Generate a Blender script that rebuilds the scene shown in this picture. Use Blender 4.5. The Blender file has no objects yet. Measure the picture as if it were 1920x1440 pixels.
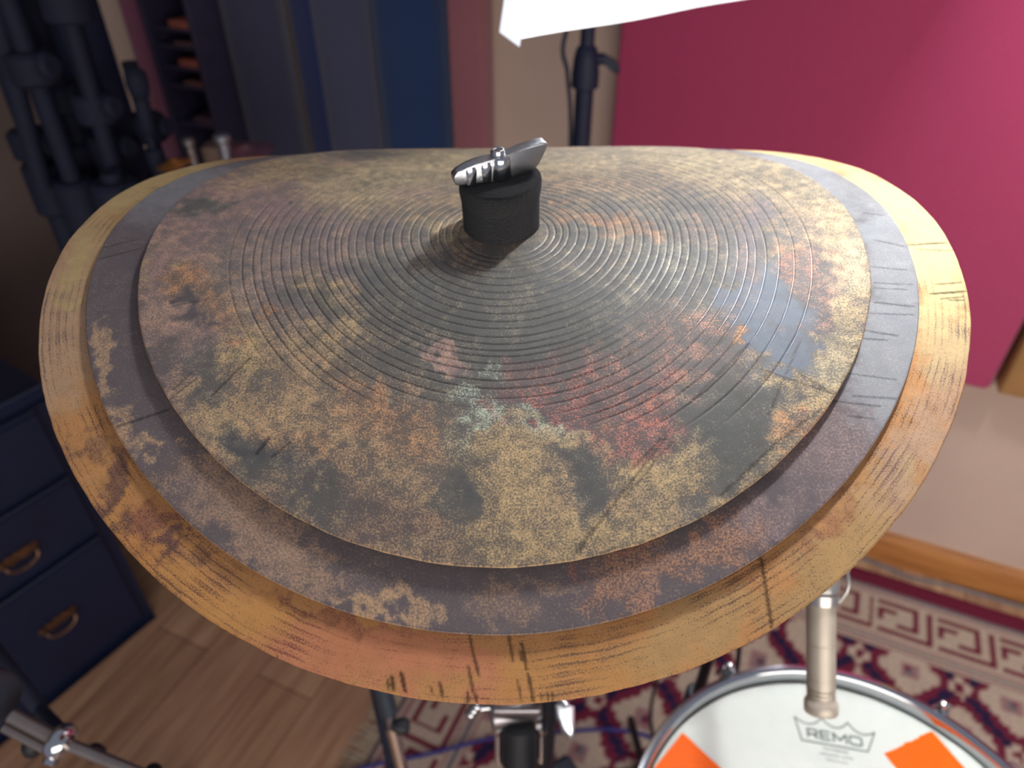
import bpy, bmesh, math, random
import numpy as np
from mathutils import Vector, Matrix

C = bpy.context.scene.collection
random.seed(4)
# ------------------------------------------------------------------ camera
PITCH = 37.3
cam_d = bpy.data.cameras.new('camera'); cam = bpy.data.objects.new('camera', cam_d); C.objects.link(cam)
cam.location = (0, 0, 1.37); cam.rotation_euler = (math.radians(90 - PITCH), 0, 0)
cam_d.sensor_width = 36; cam_d.lens = 1331 / 1920 * 36
cam_d.clip_start = 0.01
cam_d.dof.use_dof = True; cam_d.dof.focus_distance = 0.275; cam_d.dof.aperture_fstop = 8.4
bpy.context.scene.camera = cam
# ------------------------------------------------------------------ world and light
w = bpy.data.worlds.new('world'); bpy.context.scene.world = w; w.use_nodes = True
bg = w.node_tree.nodes['Background']; bg.inputs[0].default_value = (0.78, 0.80, 1.0, 1); bg.inputs[1].default_value = 0.24
vs = bpy.context.scene.view_settings
vs.view_transform = 'Standard'; vs.look = 'None'; vs.exposure = 0; vs.gamma = 1; vs.use_curve_mapping = False
SOFTBOX_STRENGTH = 1.8      # cloth away from the bulb
SOFTBOX_HOT = 480         # extra where the bulb sits behind the cloth
# added fill light behind the camera, brightens floor, walls and near rims
wl = bpy.data.lights.new('fill_light', 'AREA'); wl.shape = 'RECTANGLE'; wl.size = 2.6; wl.size_y = 1.3
wl.energy = 46; wl.color = (1.0, 0.93, 0.84)
wlo = bpy.data.objects.new('fill_light', wl); C.objects.link(wlo)
wlo.location = (0.5, -2.0, 1.2); wlo.rotation_euler = (Vector((0.5, -2.0, 1.2)) - Vector((0.3, 0.5, 0.7))).to_track_quat('Z', 'Y').to_euler()

# ------------------------------------------------------------------ helpers
def lin(c):
    return tuple((v / 255 / 12.92 if v / 255 <= 0.04045 else ((v / 255 + 0.055) / 1.055) ** 2.4) for v in c)

def mat(name, rgb, rough=0.6, metal=0.0, noise=None, bump=None, spec=0.5, emit=0, sheen=0):
    """rgb in sRGB 0..255; noise=(scale, amount) varies the tone; bump=(scale, strength)"""
    m = bpy.data.materials.new(name); m.use_nodes = True
    nt = m.node_tree; b = nt.nodes['Principled BSDF']
    base = lin(rgb)
    b.inputs['Base Color'].default_value = (*base, 1)
    b.inputs['Roughness'].default_value = rough; b.inputs['Metallic'].default_value = metal
    b.inputs['Specular IOR Level'].default_value = spec
    if sheen: b.inputs['Sheen Weight'].default_value = sheen; b.inputs['Sheen Roughness'].default_value = .5
    tc = nt.nodes.new('ShaderNodeTexCoord')
    if noise is None: noise = (40, 0.12)
    n = nt.nodes.new('ShaderNodeTexNoise'); n.inputs['Scale'].default_value = noise[0]; n.inputs['Detail'].default_value = 4
    nt.links.new(tc.outputs['Object'], n.inputs['Vector'])
    r = nt.nodes.new('ShaderNodeMapRange'); r.inputs[1].default_value = .3; r.inputs[2].default_value = .7
    r.inputs[3].default_value = 1 - noise[1]; r.inputs[4].default_value = 1 + noise[1]
    nt.links.new(n.outputs[0], r.inputs[0])
    mx = nt.nodes.new('ShaderNodeVectorMath'); mx.operation = 'SCALE'; mx.inputs[0].default_value = base
    nt.links.new(r.outputs[0], mx.inputs['Scale']); nt.links.new(mx.outputs[0], b.inputs['Base Color'])
    if bump:
        n2 = nt.nodes.new('ShaderNodeTexNoise'); n2.inputs['Scale'].default_value = bump[0]; n2.inputs['Detail'].default_value = 3
        nt.links.new(tc.outputs['Object'], n2.inputs['Vector'])
        bp = nt.nodes.new('ShaderNodeBump'); bp.inputs['Strength'].default_value = bump[1]; bp.inputs['Distance'].default_value = .002
        nt.links.new(n2.outputs[0], bp.inputs['Height']); nt.links.new(bp.outputs[0], b.inputs['Normal'])
    if emit:
        b.inputs['Emission Color'].default_value = (*base, 1); b.inputs['Emission Strength'].default_value = emit
    return m

def prop(o, label=None, cat=None, group=None, kind=None):
    if label: o['label'] = label
    if cat: o['category'] = cat
    if group: o['group'] = group
    if kind: o['kind'] = kind
    return o

def link(name, me, parent=None, smooth=40):
    o = bpy.data.objects.new(name, me); C.objects.link(o)
    if parent is not None: o.parent = parent
    return o

def obj(name, bm, m, parent=None, smooth=38):
    bmesh.ops.remove_doubles(bm, verts=bm.verts, dist=1e-6)
    bmesh.ops.recalc_face_normals(bm, faces=bm.faces)
    me = bpy.data.meshes.new(name); bm.to_mesh(me); bm.free()
    me.materials.append(m)
    if smooth:
        me.shade_smooth(); me.set_sharp_from_angle(angle=math.radians(smooth))
    o = link(name, me, parent)
    if parent is not None:      # meshes are built in world space; keep them there under a placed Empty
        o.matrix_parent_inverse = parent.matrix_basis.inverted()
    return o

def thing(name, loc, label, cat, group=None):
    o = bpy.data.objects.new(name, None); C.objects.link(o); o.location = loc; o.empty_display_size = .05
    return prop(o, label, cat, group)

def frame_of(d):
    d = Vector(d).normalized(); a = Vector((0, 0, 1)) if abs(d.z) < .95 else Vector((1, 0, 0))
    x = d.cross(a).normalized(); return x, d.cross(x).normalized(), d

def ring(bm, c, x, y, r, seg): return [bm.verts.new(Vector(c) + x * (r * math.cos(2 * math.pi * k / seg)) + y * (r * math.sin(2 * math.pi * k / seg))) for k in range(seg)]

def bridge(bm, a, b):
    n = len(a)
    for k in range(n):
        try: bm.faces.new((a[k], a[(k + 1) % n], b[(k + 1) % n], b[k]))
        except ValueError: pass

def lathe(bm, base, axis, prof, seg=32, cap=True):
    """prof: list of (distance along axis, radius)"""
    x, y, d = frame_of(axis); base = Vector(base); prev = None; first = None
    for h, r in prof:
        rg = ring(bm, base + d * h, x, y, max(r, 1e-5), seg)
        if prev: bridge(bm, prev, rg)
        else: first = rg
        prev = rg
    if cap: bm.faces.new(first); bm.faces.new(prev)
    return bm

def cyl(bm, p, q, r, r2=None, seg=24, ch=0.0):
    p = Vector(p); q = Vector(q); L = (q - p).length; r2 = r if r2 is None else r2
    if ch: prof = [(0, r - ch), (ch, r), (L - ch, r2), (L, r2 - ch)]
    else: prof = [(0, r), (L, r2)]
    return lathe(bm, p, q - p, prof, seg)

def tube(bm, pts, r, seg=10, sub=8):
    """smooth tube through points (Catmull-Rom)"""
    P = [Vector(p) for p in pts]; path = []
    for i in range(len(P) - 1):
        a = P[max(i - 1, 0)]; b = P[i]; c = P[i + 1]; d = P[min(i + 2, len(P) - 1)]
        for k in range(sub):
            t = k / sub
            path.append(.5 * ((2 * b) + (c - a) * t + (2 * a - 5 * b + 4 * c - d) * t * t + (3 * b - a - 3 * c + d) * t ** 3))
    path.append(P[-1]); prev = None; first = None; up = None
    for i, c in enumerate(path):
        d = (path[min(i + 1, len(path) - 1)] - path[max(i - 1, 0)]).normalized()
        if up is None: x, y, _ = frame_of(d)
        else:
            x = (up - d * up.dot(d)).normalized(); y = d.cross(x)
        up = x
        rg = ring(bm, c, x, y, r, seg)
        if prev: bridge(bm, prev, rg)
        else: first = rg
        prev = rg
    bm.faces.new(first); bm.faces.new(prev)
    return bm

def box(bm, c, size, rot=None, bevel=0):
    """box of full size, centre c, rot 3x3 matrix"""
    r = bmesh.ops.create_cube(bm, size=1); vs_ = r['verts']
    M = (rot or Matrix.Identity(3))
    for v in vs_: v.co = M @ Vector((v.co.x * size[0], v.co.y * size[1], v.co.z * size[2])) + Vector(c)
    if bevel:
        es = list({e for v in vs_ for e in v.link_edges})
        bmesh.ops.bevel(bm, geom=es, offset=bevel, segments=3, affect='EDGES', profile=.5)
    return bm

def prism(bm, outline, thick, M, bevel=0):
    """outline: (x, y) list extruded by +-thick/2 along z, then moved by the 4x4 matrix M"""
    a = [bm.verts.new(M @ Vector((x, y, -thick / 2))) for x, y in outline]
    b = [bm.verts.new(M @ Vector((x, y, thick / 2))) for x, y in outline]
    f1 = bm.faces.new(a[::-1]); f2 = bm.faces.new(b); bridge(bm, a, b)
    if bevel:
        es = list({e for f in (f1, f2) for e in f.edges})
        bmesh.ops.bevel(bm, geom=es, offset=bevel, segments=2, affect='EDGES', profile=.5)
    return bm

B = bmesh.new
# room axes: e1 runs along the far wall to the right and towards the viewer, e2 runs into that wall
E1 = Vector((.913, -.408, 0)); E2 = Vector((.408, .913, 0)); ROOM = Matrix((E1, E2, Vector((0, 0, 1)))).transposed()
def W(s, t, z=0.0): return E1 * s + E2 * t + Vector((0, 0, z))

# ------------------------------------------------------------------ numeric noise for meshes
_rng = np.random.default_rng(7); _tab = _rng.random((256, 256)).astype(np.float32)
def vnoise(x, y, s, ox=0):
    x = x * s + 31.7 + ox; y = y * s + 12.3 - ox * 1.7
    xi = np.floor(x).astype(int); yi = np.floor(y).astype(int); fx = x - xi; fy = y - yi
    fx = fx * fx * (3 - 2 * fx); fy = fy * fy * (3 - 2 * fy)
    g = lambda a, b: _tab[a & 255, b & 255]
    return (g(xi, yi) * (1 - fx) + g(xi + 1, yi) * fx) * (1 - fy) + (g(xi, yi + 1) * (1 - fx) + g(xi + 1, yi + 1) * fx) * fy
def fbm(x, y, s, ox=0, o=4):
    r = 0; a = .5
    for k in range(o): r = r + a * (vnoise(x, y, s * 2 ** k, ox + 17 * k) - .5); a *= .6
    return r * 2

TONES = {
    'T': ((178, 146, 108), (92, 84, 78), 0.5),
    'G': ((118, 116, 106), (74, 74, 72), 0.15),
    'g': ((135, 128, 112), (84, 84, 82), 0.3),
    'S': ((120, 126, 134), (98, 106, 118), 0.05),
    'R': ((206, 98, 88), (84, 74, 74), 0.36),
    'r': ((186, 120, 104), (86, 80, 78), 0.36),
    'O': ((206, 142, 92), (96, 82, 74), 0.5),
    'M': ((186, 206, 184), (88, 88, 84), 0.42),
    'Y': ((186, 158, 112), (94, 86, 76), 0.62),
    'y': ((186, 168, 132), (110, 102, 86), 0.6),
    'P': ((172, 132, 118), (112, 96, 96), 0.5),
    'p': ((140, 120, 116), (100, 92, 94), 0.35),
    'B': ((146, 114, 92), (82, 72, 70), 0.45),
    'D': ((90, 88, 88), (62, 62, 66), 0.05),
    'm': ((150, 140, 132), (112, 104, 104), 0.12),
    'k': ((120, 104, 98), (84, 76, 78), 0.15),
    't': ((172, 138, 100), (100, 86, 82), 0.62),
    'b': ((156, 124, 100), (100, 86, 80), 0.5),
    'c': ((172, 120, 86), (88, 72, 70), 0.46),
    's': ((150, 150, 152), (128, 128, 132), 0.3),
    'e': ((150, 126, 120), (104, 90, 92), 0.35),
    '1': ((196, 160, 126), (110, 86, 80), 0.86),
    '2': ((204, 178, 120), (124, 106, 84), 0.86),
    '3': ((200, 140, 78), (110, 76, 60), 0.85),
    '4': ((206, 140, 66), (104, 70, 60), 0.72),
    '5': ((120, 84, 72), (88, 62, 62), 0.4),
    '6': ((208, 146, 72), (116, 80, 60), 0.88),
    '7': ((204, 126, 86), (130, 72, 62), 0.9),
    '8': ((204, 142, 70), (110, 84, 70), 0.9),
    '9': ((190, 150, 94), (100, 78, 64), 0.85),
    'a': ((192, 154, 124), (124, 92, 84), 0.82),
    'f': ((206, 180, 128), (120, 96, 86), 0.85),
    'h': ((222, 202, 140), (130, 112, 90), 0.88),
    'i': ((160, 92, 66), (110, 66, 56), 0.6),  # copper red, also painted as reddish shade under the disc above
}
PATINA_AND_SHADE = {
    'top': [
        ('T', 0.0, 0.0, 1000.0, 0.0, 0.0, 1000.0, 1),
        ('p', -86.9, -16.5, 50.0, 1.9, 8.7, -46.3, 0.8),
        ('B', -55.9, -150.5, 62.0, -10.1, -1.3, -21.2, 0.8),
        ('T', -49.2, -121.3, 44.7, -12.2, -2.5, -17.2, 0.7),
        ('G', -2.8, -65.2, 57.2, -0.7, 0.6, -44.9, 1),
        ('g', 51.5, -21.9, 64.4, -2.9, -5.2, -52.5, 0.9),
        ('g', -45.4, -27.9, 17.3, 0.0, 2.4, -23.2, 0.8),
        ('G', 53.8, -69.6, 33.7, -1.4, -3.2, -32.0, 0.7),
        ('G', 80.0, -116.8, 28.2, 9.6, 4.2, -23.7, 1),
        ('g', 88.3, -24.1, 31.5, -2.4, -10.4, -59.3, 0.7),
        ('G', 33.5, -143.0, 9.8, -0.2, -1.1, -20.1, 1),
        ('G', 28.2, -130.5, 12.0, -0.3, -0.3, -6.4, 0.8),
        ('S', 113.2, -64.2, 16.0, 6.0, 1.2, -27.3, 1),
        ('S', 118.0, -81.9, 12.7, -1.0, -4.3, -18.8, 0.9),
        ('S', 105.1, -54.2, 6.8, -0.5, -2.6, -12.8, 0.8),
        ('P', -139.2, -65.5, 17.5, 1.2, 11.2, -38.5, 0.8),
        ('P', -137.9, 31.3, 45.0, 5.9, 10.0, -34.3, 0.9),
        ('P', -155.4, -13.0, 16.8, 1.9, 9.7, -29.7, 0.8),
        ('y', -72.4, 55.7, 43.6, 2.3, 5.8, -37.0, 0.8),
        ('Y', -120.8, 86.7, 32.5, 6.2, 4.5, -18.1, 0.8),
        ('Y', -132.5, 62.2, 18.8, 15.4, 3.9, -11.6, 0.7),
        ('y', -15.5, 107.2, 114.4, -3.1, 1.4, -35.3, 0.8),
        ('y', 128.1, 62.1, 51.3, -46.6, -9.3, -29.7, 0.8),
        ('y', -32.8, 2.5, 13.2, -0.2, 1.0, -12.5, 0.6),
        ('R', 29.3, -106.9, 25.2, -0.6, -0.6, -13.1, 1),
        ('R', 4.1, -106.4, 11.9, -5.0, -2.0, -6.2, 1),
        ('R', 55.7, -114.7, 12.3, -0.4, -1.3, -12.6, 0.9),
        ('r', 76.7, -82.0, 22.8, 13.8, 5.9, -19.2, 0.9),
        ('r', 51.7, -91.5, 25.2, 9.7, 3.0, -14.7, 0.7),
        ('R', 55.3, -98.0, 11.8, 7.0, 2.5, -6.6, 0.7),
        ('R', 15.0, -87.9, 10.4, 4.3, 1.7, -6.2, 0.7),
        ('O', 102.5, -74.6, 4.3, -0.3, -1.0, -5.1, 1),
        ('R', 12.4, -110.1, 8.2, -1.8, -0.6, -3.7, 1),
        ('R', 34.4, -90.9, 8.6, -0.2, -0.4, -6.5, 0.8),
        ('R', 23.2, -100.7, 12.8, -0.3, -0.3, -7.4, 0.7),
        ('P', -20.1, -84.8, 9.2, -5.1, -1.1, -3.4, 0.9),
        ('M', -11.9, -100.7, 9.0, -1.0, -0.2, -3.4, 1),
        ('M', -7.5, -108.7, 6.3, -0.1, 0.1, -6.6, 0.9),
        ('M', 9.3, -111.2, 8.6, -1.8, -0.5, -2.7, 1),
        ('M', 14.4, -114.8, 10.4, -0.2, -0.1, -3.7, 0.8),
        ('M', -0.3, -90.2, 5.0, -2.8, -1.3, -3.3, 0.7),
        ('Y', 2.1, -140.5, 16.8, -0.2, 0.1, -21.4, 0.75),
        ('Y', 8.2, -119.2, 20.5, -0.3, -0.0, -5.8, 0.8),
        ('y', 20.5, -118.3, 12.3, -0.2, -0.1, -3.6, 0.8),
        ('Y', 65.8, -133.7, 12.8, 6.9, 4.2, -10.2, 0.9),
        ('Y', 40.3, -156.9, 18.7, 4.5, 1.7, -8.3, 0.9),
        ('O', 72.9, -139.1, 3.1, -0.1, -0.3, -2.4, 0.8),
        ('Y', 85.7, -144.7, 12.6, 6.5, 1.4, -3.5, 0.7),
        ('Y', 11.7, -160.2, 28.5, -0.4, -0.1, -5.7, 0.7),
        ('Y', -107.8, -79.6, 8.5, 6.2, 5.0, -8.3, 1),
        ('O', -109.1, -76.9, 3.1, 0.1, 0.6, -2.8, 0.9),
        ('Y', -71.0, -52.9, 23.6, -21.5, -3.3, -8.3, 0.9),
        ('Y', -76.7, -74.3, 16.7, -12.6, -2.7, -7.1, 0.7),
        ('O', -103.1, -53.4, 3.0, 0.1, 0.8, -3.5, 1),
        ('O', -98.1, -57.0, 2.3, 0.1, 0.5, -2.2, 0.9),
        ('O', -132.7, -52.5, 12.2, -4.8, 0.3, -12.3, 0.7),
        ('P', -123.7, -81.8, 10.7, 0.6, 2.8, -10.8, 0.7),
        ('O', -146.8, -39.8, 10.7, -1.8, 2.0, -10.4, 1),
        ('P', -158.3, -33.6, 5.7, 0.6, 4.8, -14.5, 0.9),
        ('Y', -151.4, -29.1, 2.3, 0.2, 1.0, -3.0, 0.9),
        ('O', -76.9, -126.2, 18.0, -6.3, -1.5, -8.2, 0.4),
        ('O', -41.8, -112.2, 22.3, -8.6, -2.6, -10.9, 0.6),
        ('O', -53.5, -100.3, 13.9, -8.5, -2.5, -6.4, 0.5),
        ('D', -139.2, -88.1, 6.3, 0.4, 3.0, -10.4, 0.55),
        ('D', -136.5, -59.1, 4.9, 0.3, 2.3, -8.0, 0.8),
        ('G', -119.6, -89.6, 14.2, -11.1, -3.5, -8.2, 0.7),
        ('G', -95.4, -124.5, 17.9, -7.8, -2.1, -9.0, 0.9),
        ('D', -91.0, -126.5, 12.1, -4.1, -0.7, -4.5, 0.8),
        ('G', -152.1, 20.2, 11.0, 3.9, 2.8, -7.8, 1),
        ('D', -112.1, 22.9, 2.4, 0.2, 0.6, -2.3, 1),
        ('G', -13.6, -142.4, 8.9, -0.0, 0.4, -12.1, 0.9),
        ('D', -11.7, -140.4, 3.5, -2.1, -2.8, -5.3, 0.4),
        ('G', -74.7, -140.8, 21.3, -7.2, -1.5, -7.7, 0.7),
        ('G', -83.5, -48.3, 14.0, -9.6, -1.8, -8.2, 0.6),
        ('G', -52.7, -49.4, 13.4, -9.8, -4.2, -14.4, 0.7),
        ('Y', -108.5, -110.2, 12.2, -6.6, -1.7, -6.2, 0.5),
        ('Y', -98.1, -131.0, 9.0, -6.3, -1.2, -2.4, 0.7),
        ('T', -73.5, -148.8, 16.5, -8.0, -0.9, -2.5, 0.8),
        ('T', -33.9, -161.8, 28.4, -3.8, -0.2, -3.0, 0.8),
        ('O', 54.5, 7.7, 20.2, -7.0, -1.0, -5.6, 0.9),
        ('O', 31.6, 24.0, 6.6, -0.3, -0.3, -5.5, 0.8),
        ('O', 68.3, -7.7, 17.3, -3.9, -1.0, -5.4, 0.7),
        ('p', 116.3, -14.2, 5.8, -0.7, -9.9, -42.4, 0.9),
        ('r', 103.2, 1.1, 15.1, -1.7, -4.0, -19.4, 0.4),
        ('R', 134.4, -38.1, 7.3, -0.8, -2.8, -10.6, 0.9),
        ('O', 141.6, -33.4, 11.4, -1.4, -5.1, -18.2, 0.6),
        ('r', 137.3, -57.1, 13.1, -1.4, -6.7, -24.8, 0.8),
        ('Y', 155.6, -10.7, 9.9, 2.9, -5.5, -34.0, 0.9),
        ('Y', 148.6, 34.2, 13.7, -28.6, -5.6, -11.0, 0.8),
        ('Y', 147.7, -67.4, 4.4, -1.4, -7.9, -19.9, 1),
        ('y', 154.1, -38.7, 6.7, -0.9, -6.4, -20.9, 0.8),
        ('Y', 113.7, -96.0, 9.8, -7.1, -4.6, -7.5, 1),
        ('y', 132.1, -93.6, 6.8, -4.1, -7.8, -13.8, 0.9),
        ('Y', 121.4, -112.3, 12.4, 10.6, 2.7, -4.5, 0.9),
        ('O', 111.3, -121.8, 8.4, 5.8, 1.2, -2.5, 1),
        ('Y', 99.7, -131.0, 10.6, 7.3, 1.8, -3.4, 0.7),
        ('G', 99.8, -108.6, 13.8, 7.5, 2.5, -8.3, 0.9),
        ('G', 96.1, -128.6, 8.7, 6.5, 1.9, -3.4, 0.7),
        ('g', 69.6, -150.0, 10.6, 5.5, 2.2, -5.2, 0.6),
        ('M', -12.6, -112.2, 8.3, -0.0, 0.5, -13.9, 0.3),
        ('P', -47.7, 44.7, 17.2, 0.2, 1.6, -14.9, 0.5),
        ('P', -98.9, 101.1, 18.6, 3.2, 3.4, -16.8, 0.5),
        ('D', -86.2, 120.0, 19.3, 3.6, 2.7, -15.1, 0.6),
        ('P', -58.2, 15.7, 3.8, 0.1, 0.4, -3.4, 0.8),
        ('M', 72.6, -30.8, 14.5, -0.9, -2.7, -18.8, 0.25),
    ],
    'mid': [
        ('m', 0.0, 0.0, 1000.0, 0.0, 0.0, 1000.0, 1),
        ('k', 0.0, 0.0, 1000.0, 0.0, 0.0, 1000.0, 1),
        ('k', 50.2, -171.5, 72.5, 23.3, 5.0, -17.3, 0.8),
        ('s', 175.8, -44.9, 19.6, -2.8, -30.2, -87.4, 1),
        ('s', 168.8, 72.2, 17.6, -48.5, -14.9, -33.4, 0.9),
        ('s', -172.3, 48.1, 16.0, 29.9, 13.3, -26.3, 0.5),
        ('e', 126.2, -129.1, 14.9, -7.7, -12.4, -21.7, 0.8),
        ('k', 109.9, -150.9, 13.5, 9.5, 4.6, -7.8, 0.6),
        ('s', 151.8, -93.2, 12.2, -1.1, -6.6, -22.8, 0.6),
        ('t', -161.6, -90.2, 4.6, 0.3, 3.8, -11.6, 0.9),
        ('t', -166.7, -76.8, 3.4, 0.3, 2.3, -6.7, 0.7),
        ('t', -147.9, -114.1, 8.8, -3.6, -0.6, -5.5, 0.85),
        ('t', -133.9, -119.1, 6.0, 0.3, 0.7, -2.7, 0.9),
        ('t', -140.4, -125.1, 5.4, -1.7, -0.2, -4.2, 0.7),
        ('b', -97.3, -148.6, 28.0, -14.2, -3.9, -10.5, 0.9),
        ('b', -71.7, -163.6, 26.1, -9.5, -2.4, -8.8, 0.9),
        ('B', -114.5, -132.6, 11.7, -6.0, -1.7, -5.6, 0.6),
        ('t', -45.4, -179.8, 10.1, -2.3, -0.4, -2.4, 0.9),
        ('t', -32.1, -183.2, 11.0, -2.2, -0.6, -3.8, 0.9),
        ('t', -17.3, -184.1, 4.8, -0.0, 0.1, -3.2, 0.8),
        ('k', -29.1, -172.4, 28.4, -2.8, -0.2, -4.4, 0.9),
        ('b', 5.0, -176.2, 9.4, -0.1, 0.0, -9.0, 0.7),
        ('b', 14.4, -170.8, 9.4, 0.7, 0.3, -3.7, 0.6),
        ('c', 52.3, -169.7, 20.0, 6.4, 2.5, -8.7, 0.9),
        ('c', 78.0, -159.2, 18.3, 7.4, 2.9, -8.8, 0.9),
        ('c', 36.8, -176.7, 11.2, 0.7, 0.1, -3.6, 0.7),
        ('c', 45.8, -180.4, 9.2, 1.6, 0.4, -2.4, 0.7),
        ('i', 37.5, -164.7, 11.4, 1.3, 0.2, -2.2, 0.5),
        ('e', 98.5, -150.4, 10.5, 6.3, 2.4, -5.0, 0.8),
    ],
    'outer': [
        ('3', 0.0, 0.0, 1000.0, 0.0, 0.0, 1000.0, 1),
        ('1', -190.3, -63.2, 23.6, 2.5, 25.3, -65.8, 1),
        ('2', -199.9, -21.5, 5.1, -0.7, 8.3, -27.5, 0.7),
        ('f', -198.9, 6.6, 18.5, -12.4, 4.3, -35.6, 0.6),
        ('h', -191.3, 70.9, 23.8, 42.7, 11.9, -24.9, 0.7),
        ('2', -188.4, -53.3, 3.5, 0.4, 2.9, -7.6, 0.9),
        ('2', -193.8, -30.7, 2.7, 0.4, 5.9, -14.8, 0.7),
        ('1', -205.0, -37.9, 4.4, 0.6, 5.8, -14.0, 0.8),
        ('3', -160.3, -118.8, 15.9, 1.0, 7.7, -24.7, 1),
        ('6', -147.3, -135.7, 12.2, -3.7, -0.8, -14.0, 0.8),
        ('5', -148.9, -133.6, 5.3, -2.1, -1.7, -11.7, 0.8),
        ('5', -160.2, -125.6, 3.1, 0.2, 2.7, -8.7, 0.5),
        ('4', -124.8, -155.0, 16.9, -8.2, -3.9, -12.0, 1),
        ('5', -118.7, -156.7, 3.8, 0.1, 0.9, -4.2, 0.9),
        ('5', -128.6, -147.2, 7.8, -3.1, -0.8, -4.1, 0.6),
        ('5', -136.3, -147.5, 3.8, 0.2, 1.5, -6.0, 0.6),
        ('5', -108.9, -162.2, 5.7, -1.8, -0.6, -3.6, 0.6),
        ('i', -128.6, -147.2, 4.0, -1.2, -0.8, -7.6, 0.6),
        ('6', -93.9, -176.6, 29.1, -11.6, -2.5, -8.3, 1),
        ('7', -58.4, -192.8, 23.8, -4.4, -1.0, -8.4, 0.8),
        ('i', -65.6, -177.9, 16.5, -5.3, -0.6, -2.4, 0.8),
        ('i', -44.3, -185.7, 18.6, -2.9, -0.2, -2.3, 0.8),
        ('7', -32.5, -195.2, 32.9, -4.2, -0.8, -8.5, 1),
        ('7', -10.4, -200.6, 21.8, -1.1, -0.2, -6.7, 0.8),
        ('8', 29.6, -199.0, 29.0, 2.4, 0.6, -8.4, 1),
        ('8', 11.4, -202.1, 10.9, -0.1, -0.1, -8.4, 0.6),
        ('9', 66.7, -189.5, 22.5, 8.9, 3.6, -9.5, 0.9),
        ('9', 117.9, -168.2, 23.4, 18.5, 8.3, -10.9, 1),
        ('9', 141.1, -148.3, 10.9, 13.2, 11.0, -8.7, 0.9),
        ('i', 121.9, -149.1, 14.8, 11.9, 2.1, -2.9, 0.5),  # reddish shade and bounce below the middle cymbal's rim, put into the tone
        ('a', 157.4, -130.8, 9.5, -5.2, -14.6, -23.2, 1),
        ('a', 180.6, -95.4, 8.0, -0.9, -6.8, -19.9, 0.8),
        ('f', 181.9, -79.3, 10.2, -1.2, -6.6, -19.0, 0.8),
        ('2', 156.9, -139.2, 5.6, -0.4, -1.7, -6.1, 0.4),
        ('h', 199.9, -36.8, 13.0, -2.3, -13.7, -35.0, 1),
        ('h', 199.7, 18.7, 11.9, -38.5, -18.1, -26.0, 1),
        ('h', 176.0, 93.7, 25.5, -50.6, -10.4, -26.5, 0.9),
    ],
}
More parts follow.
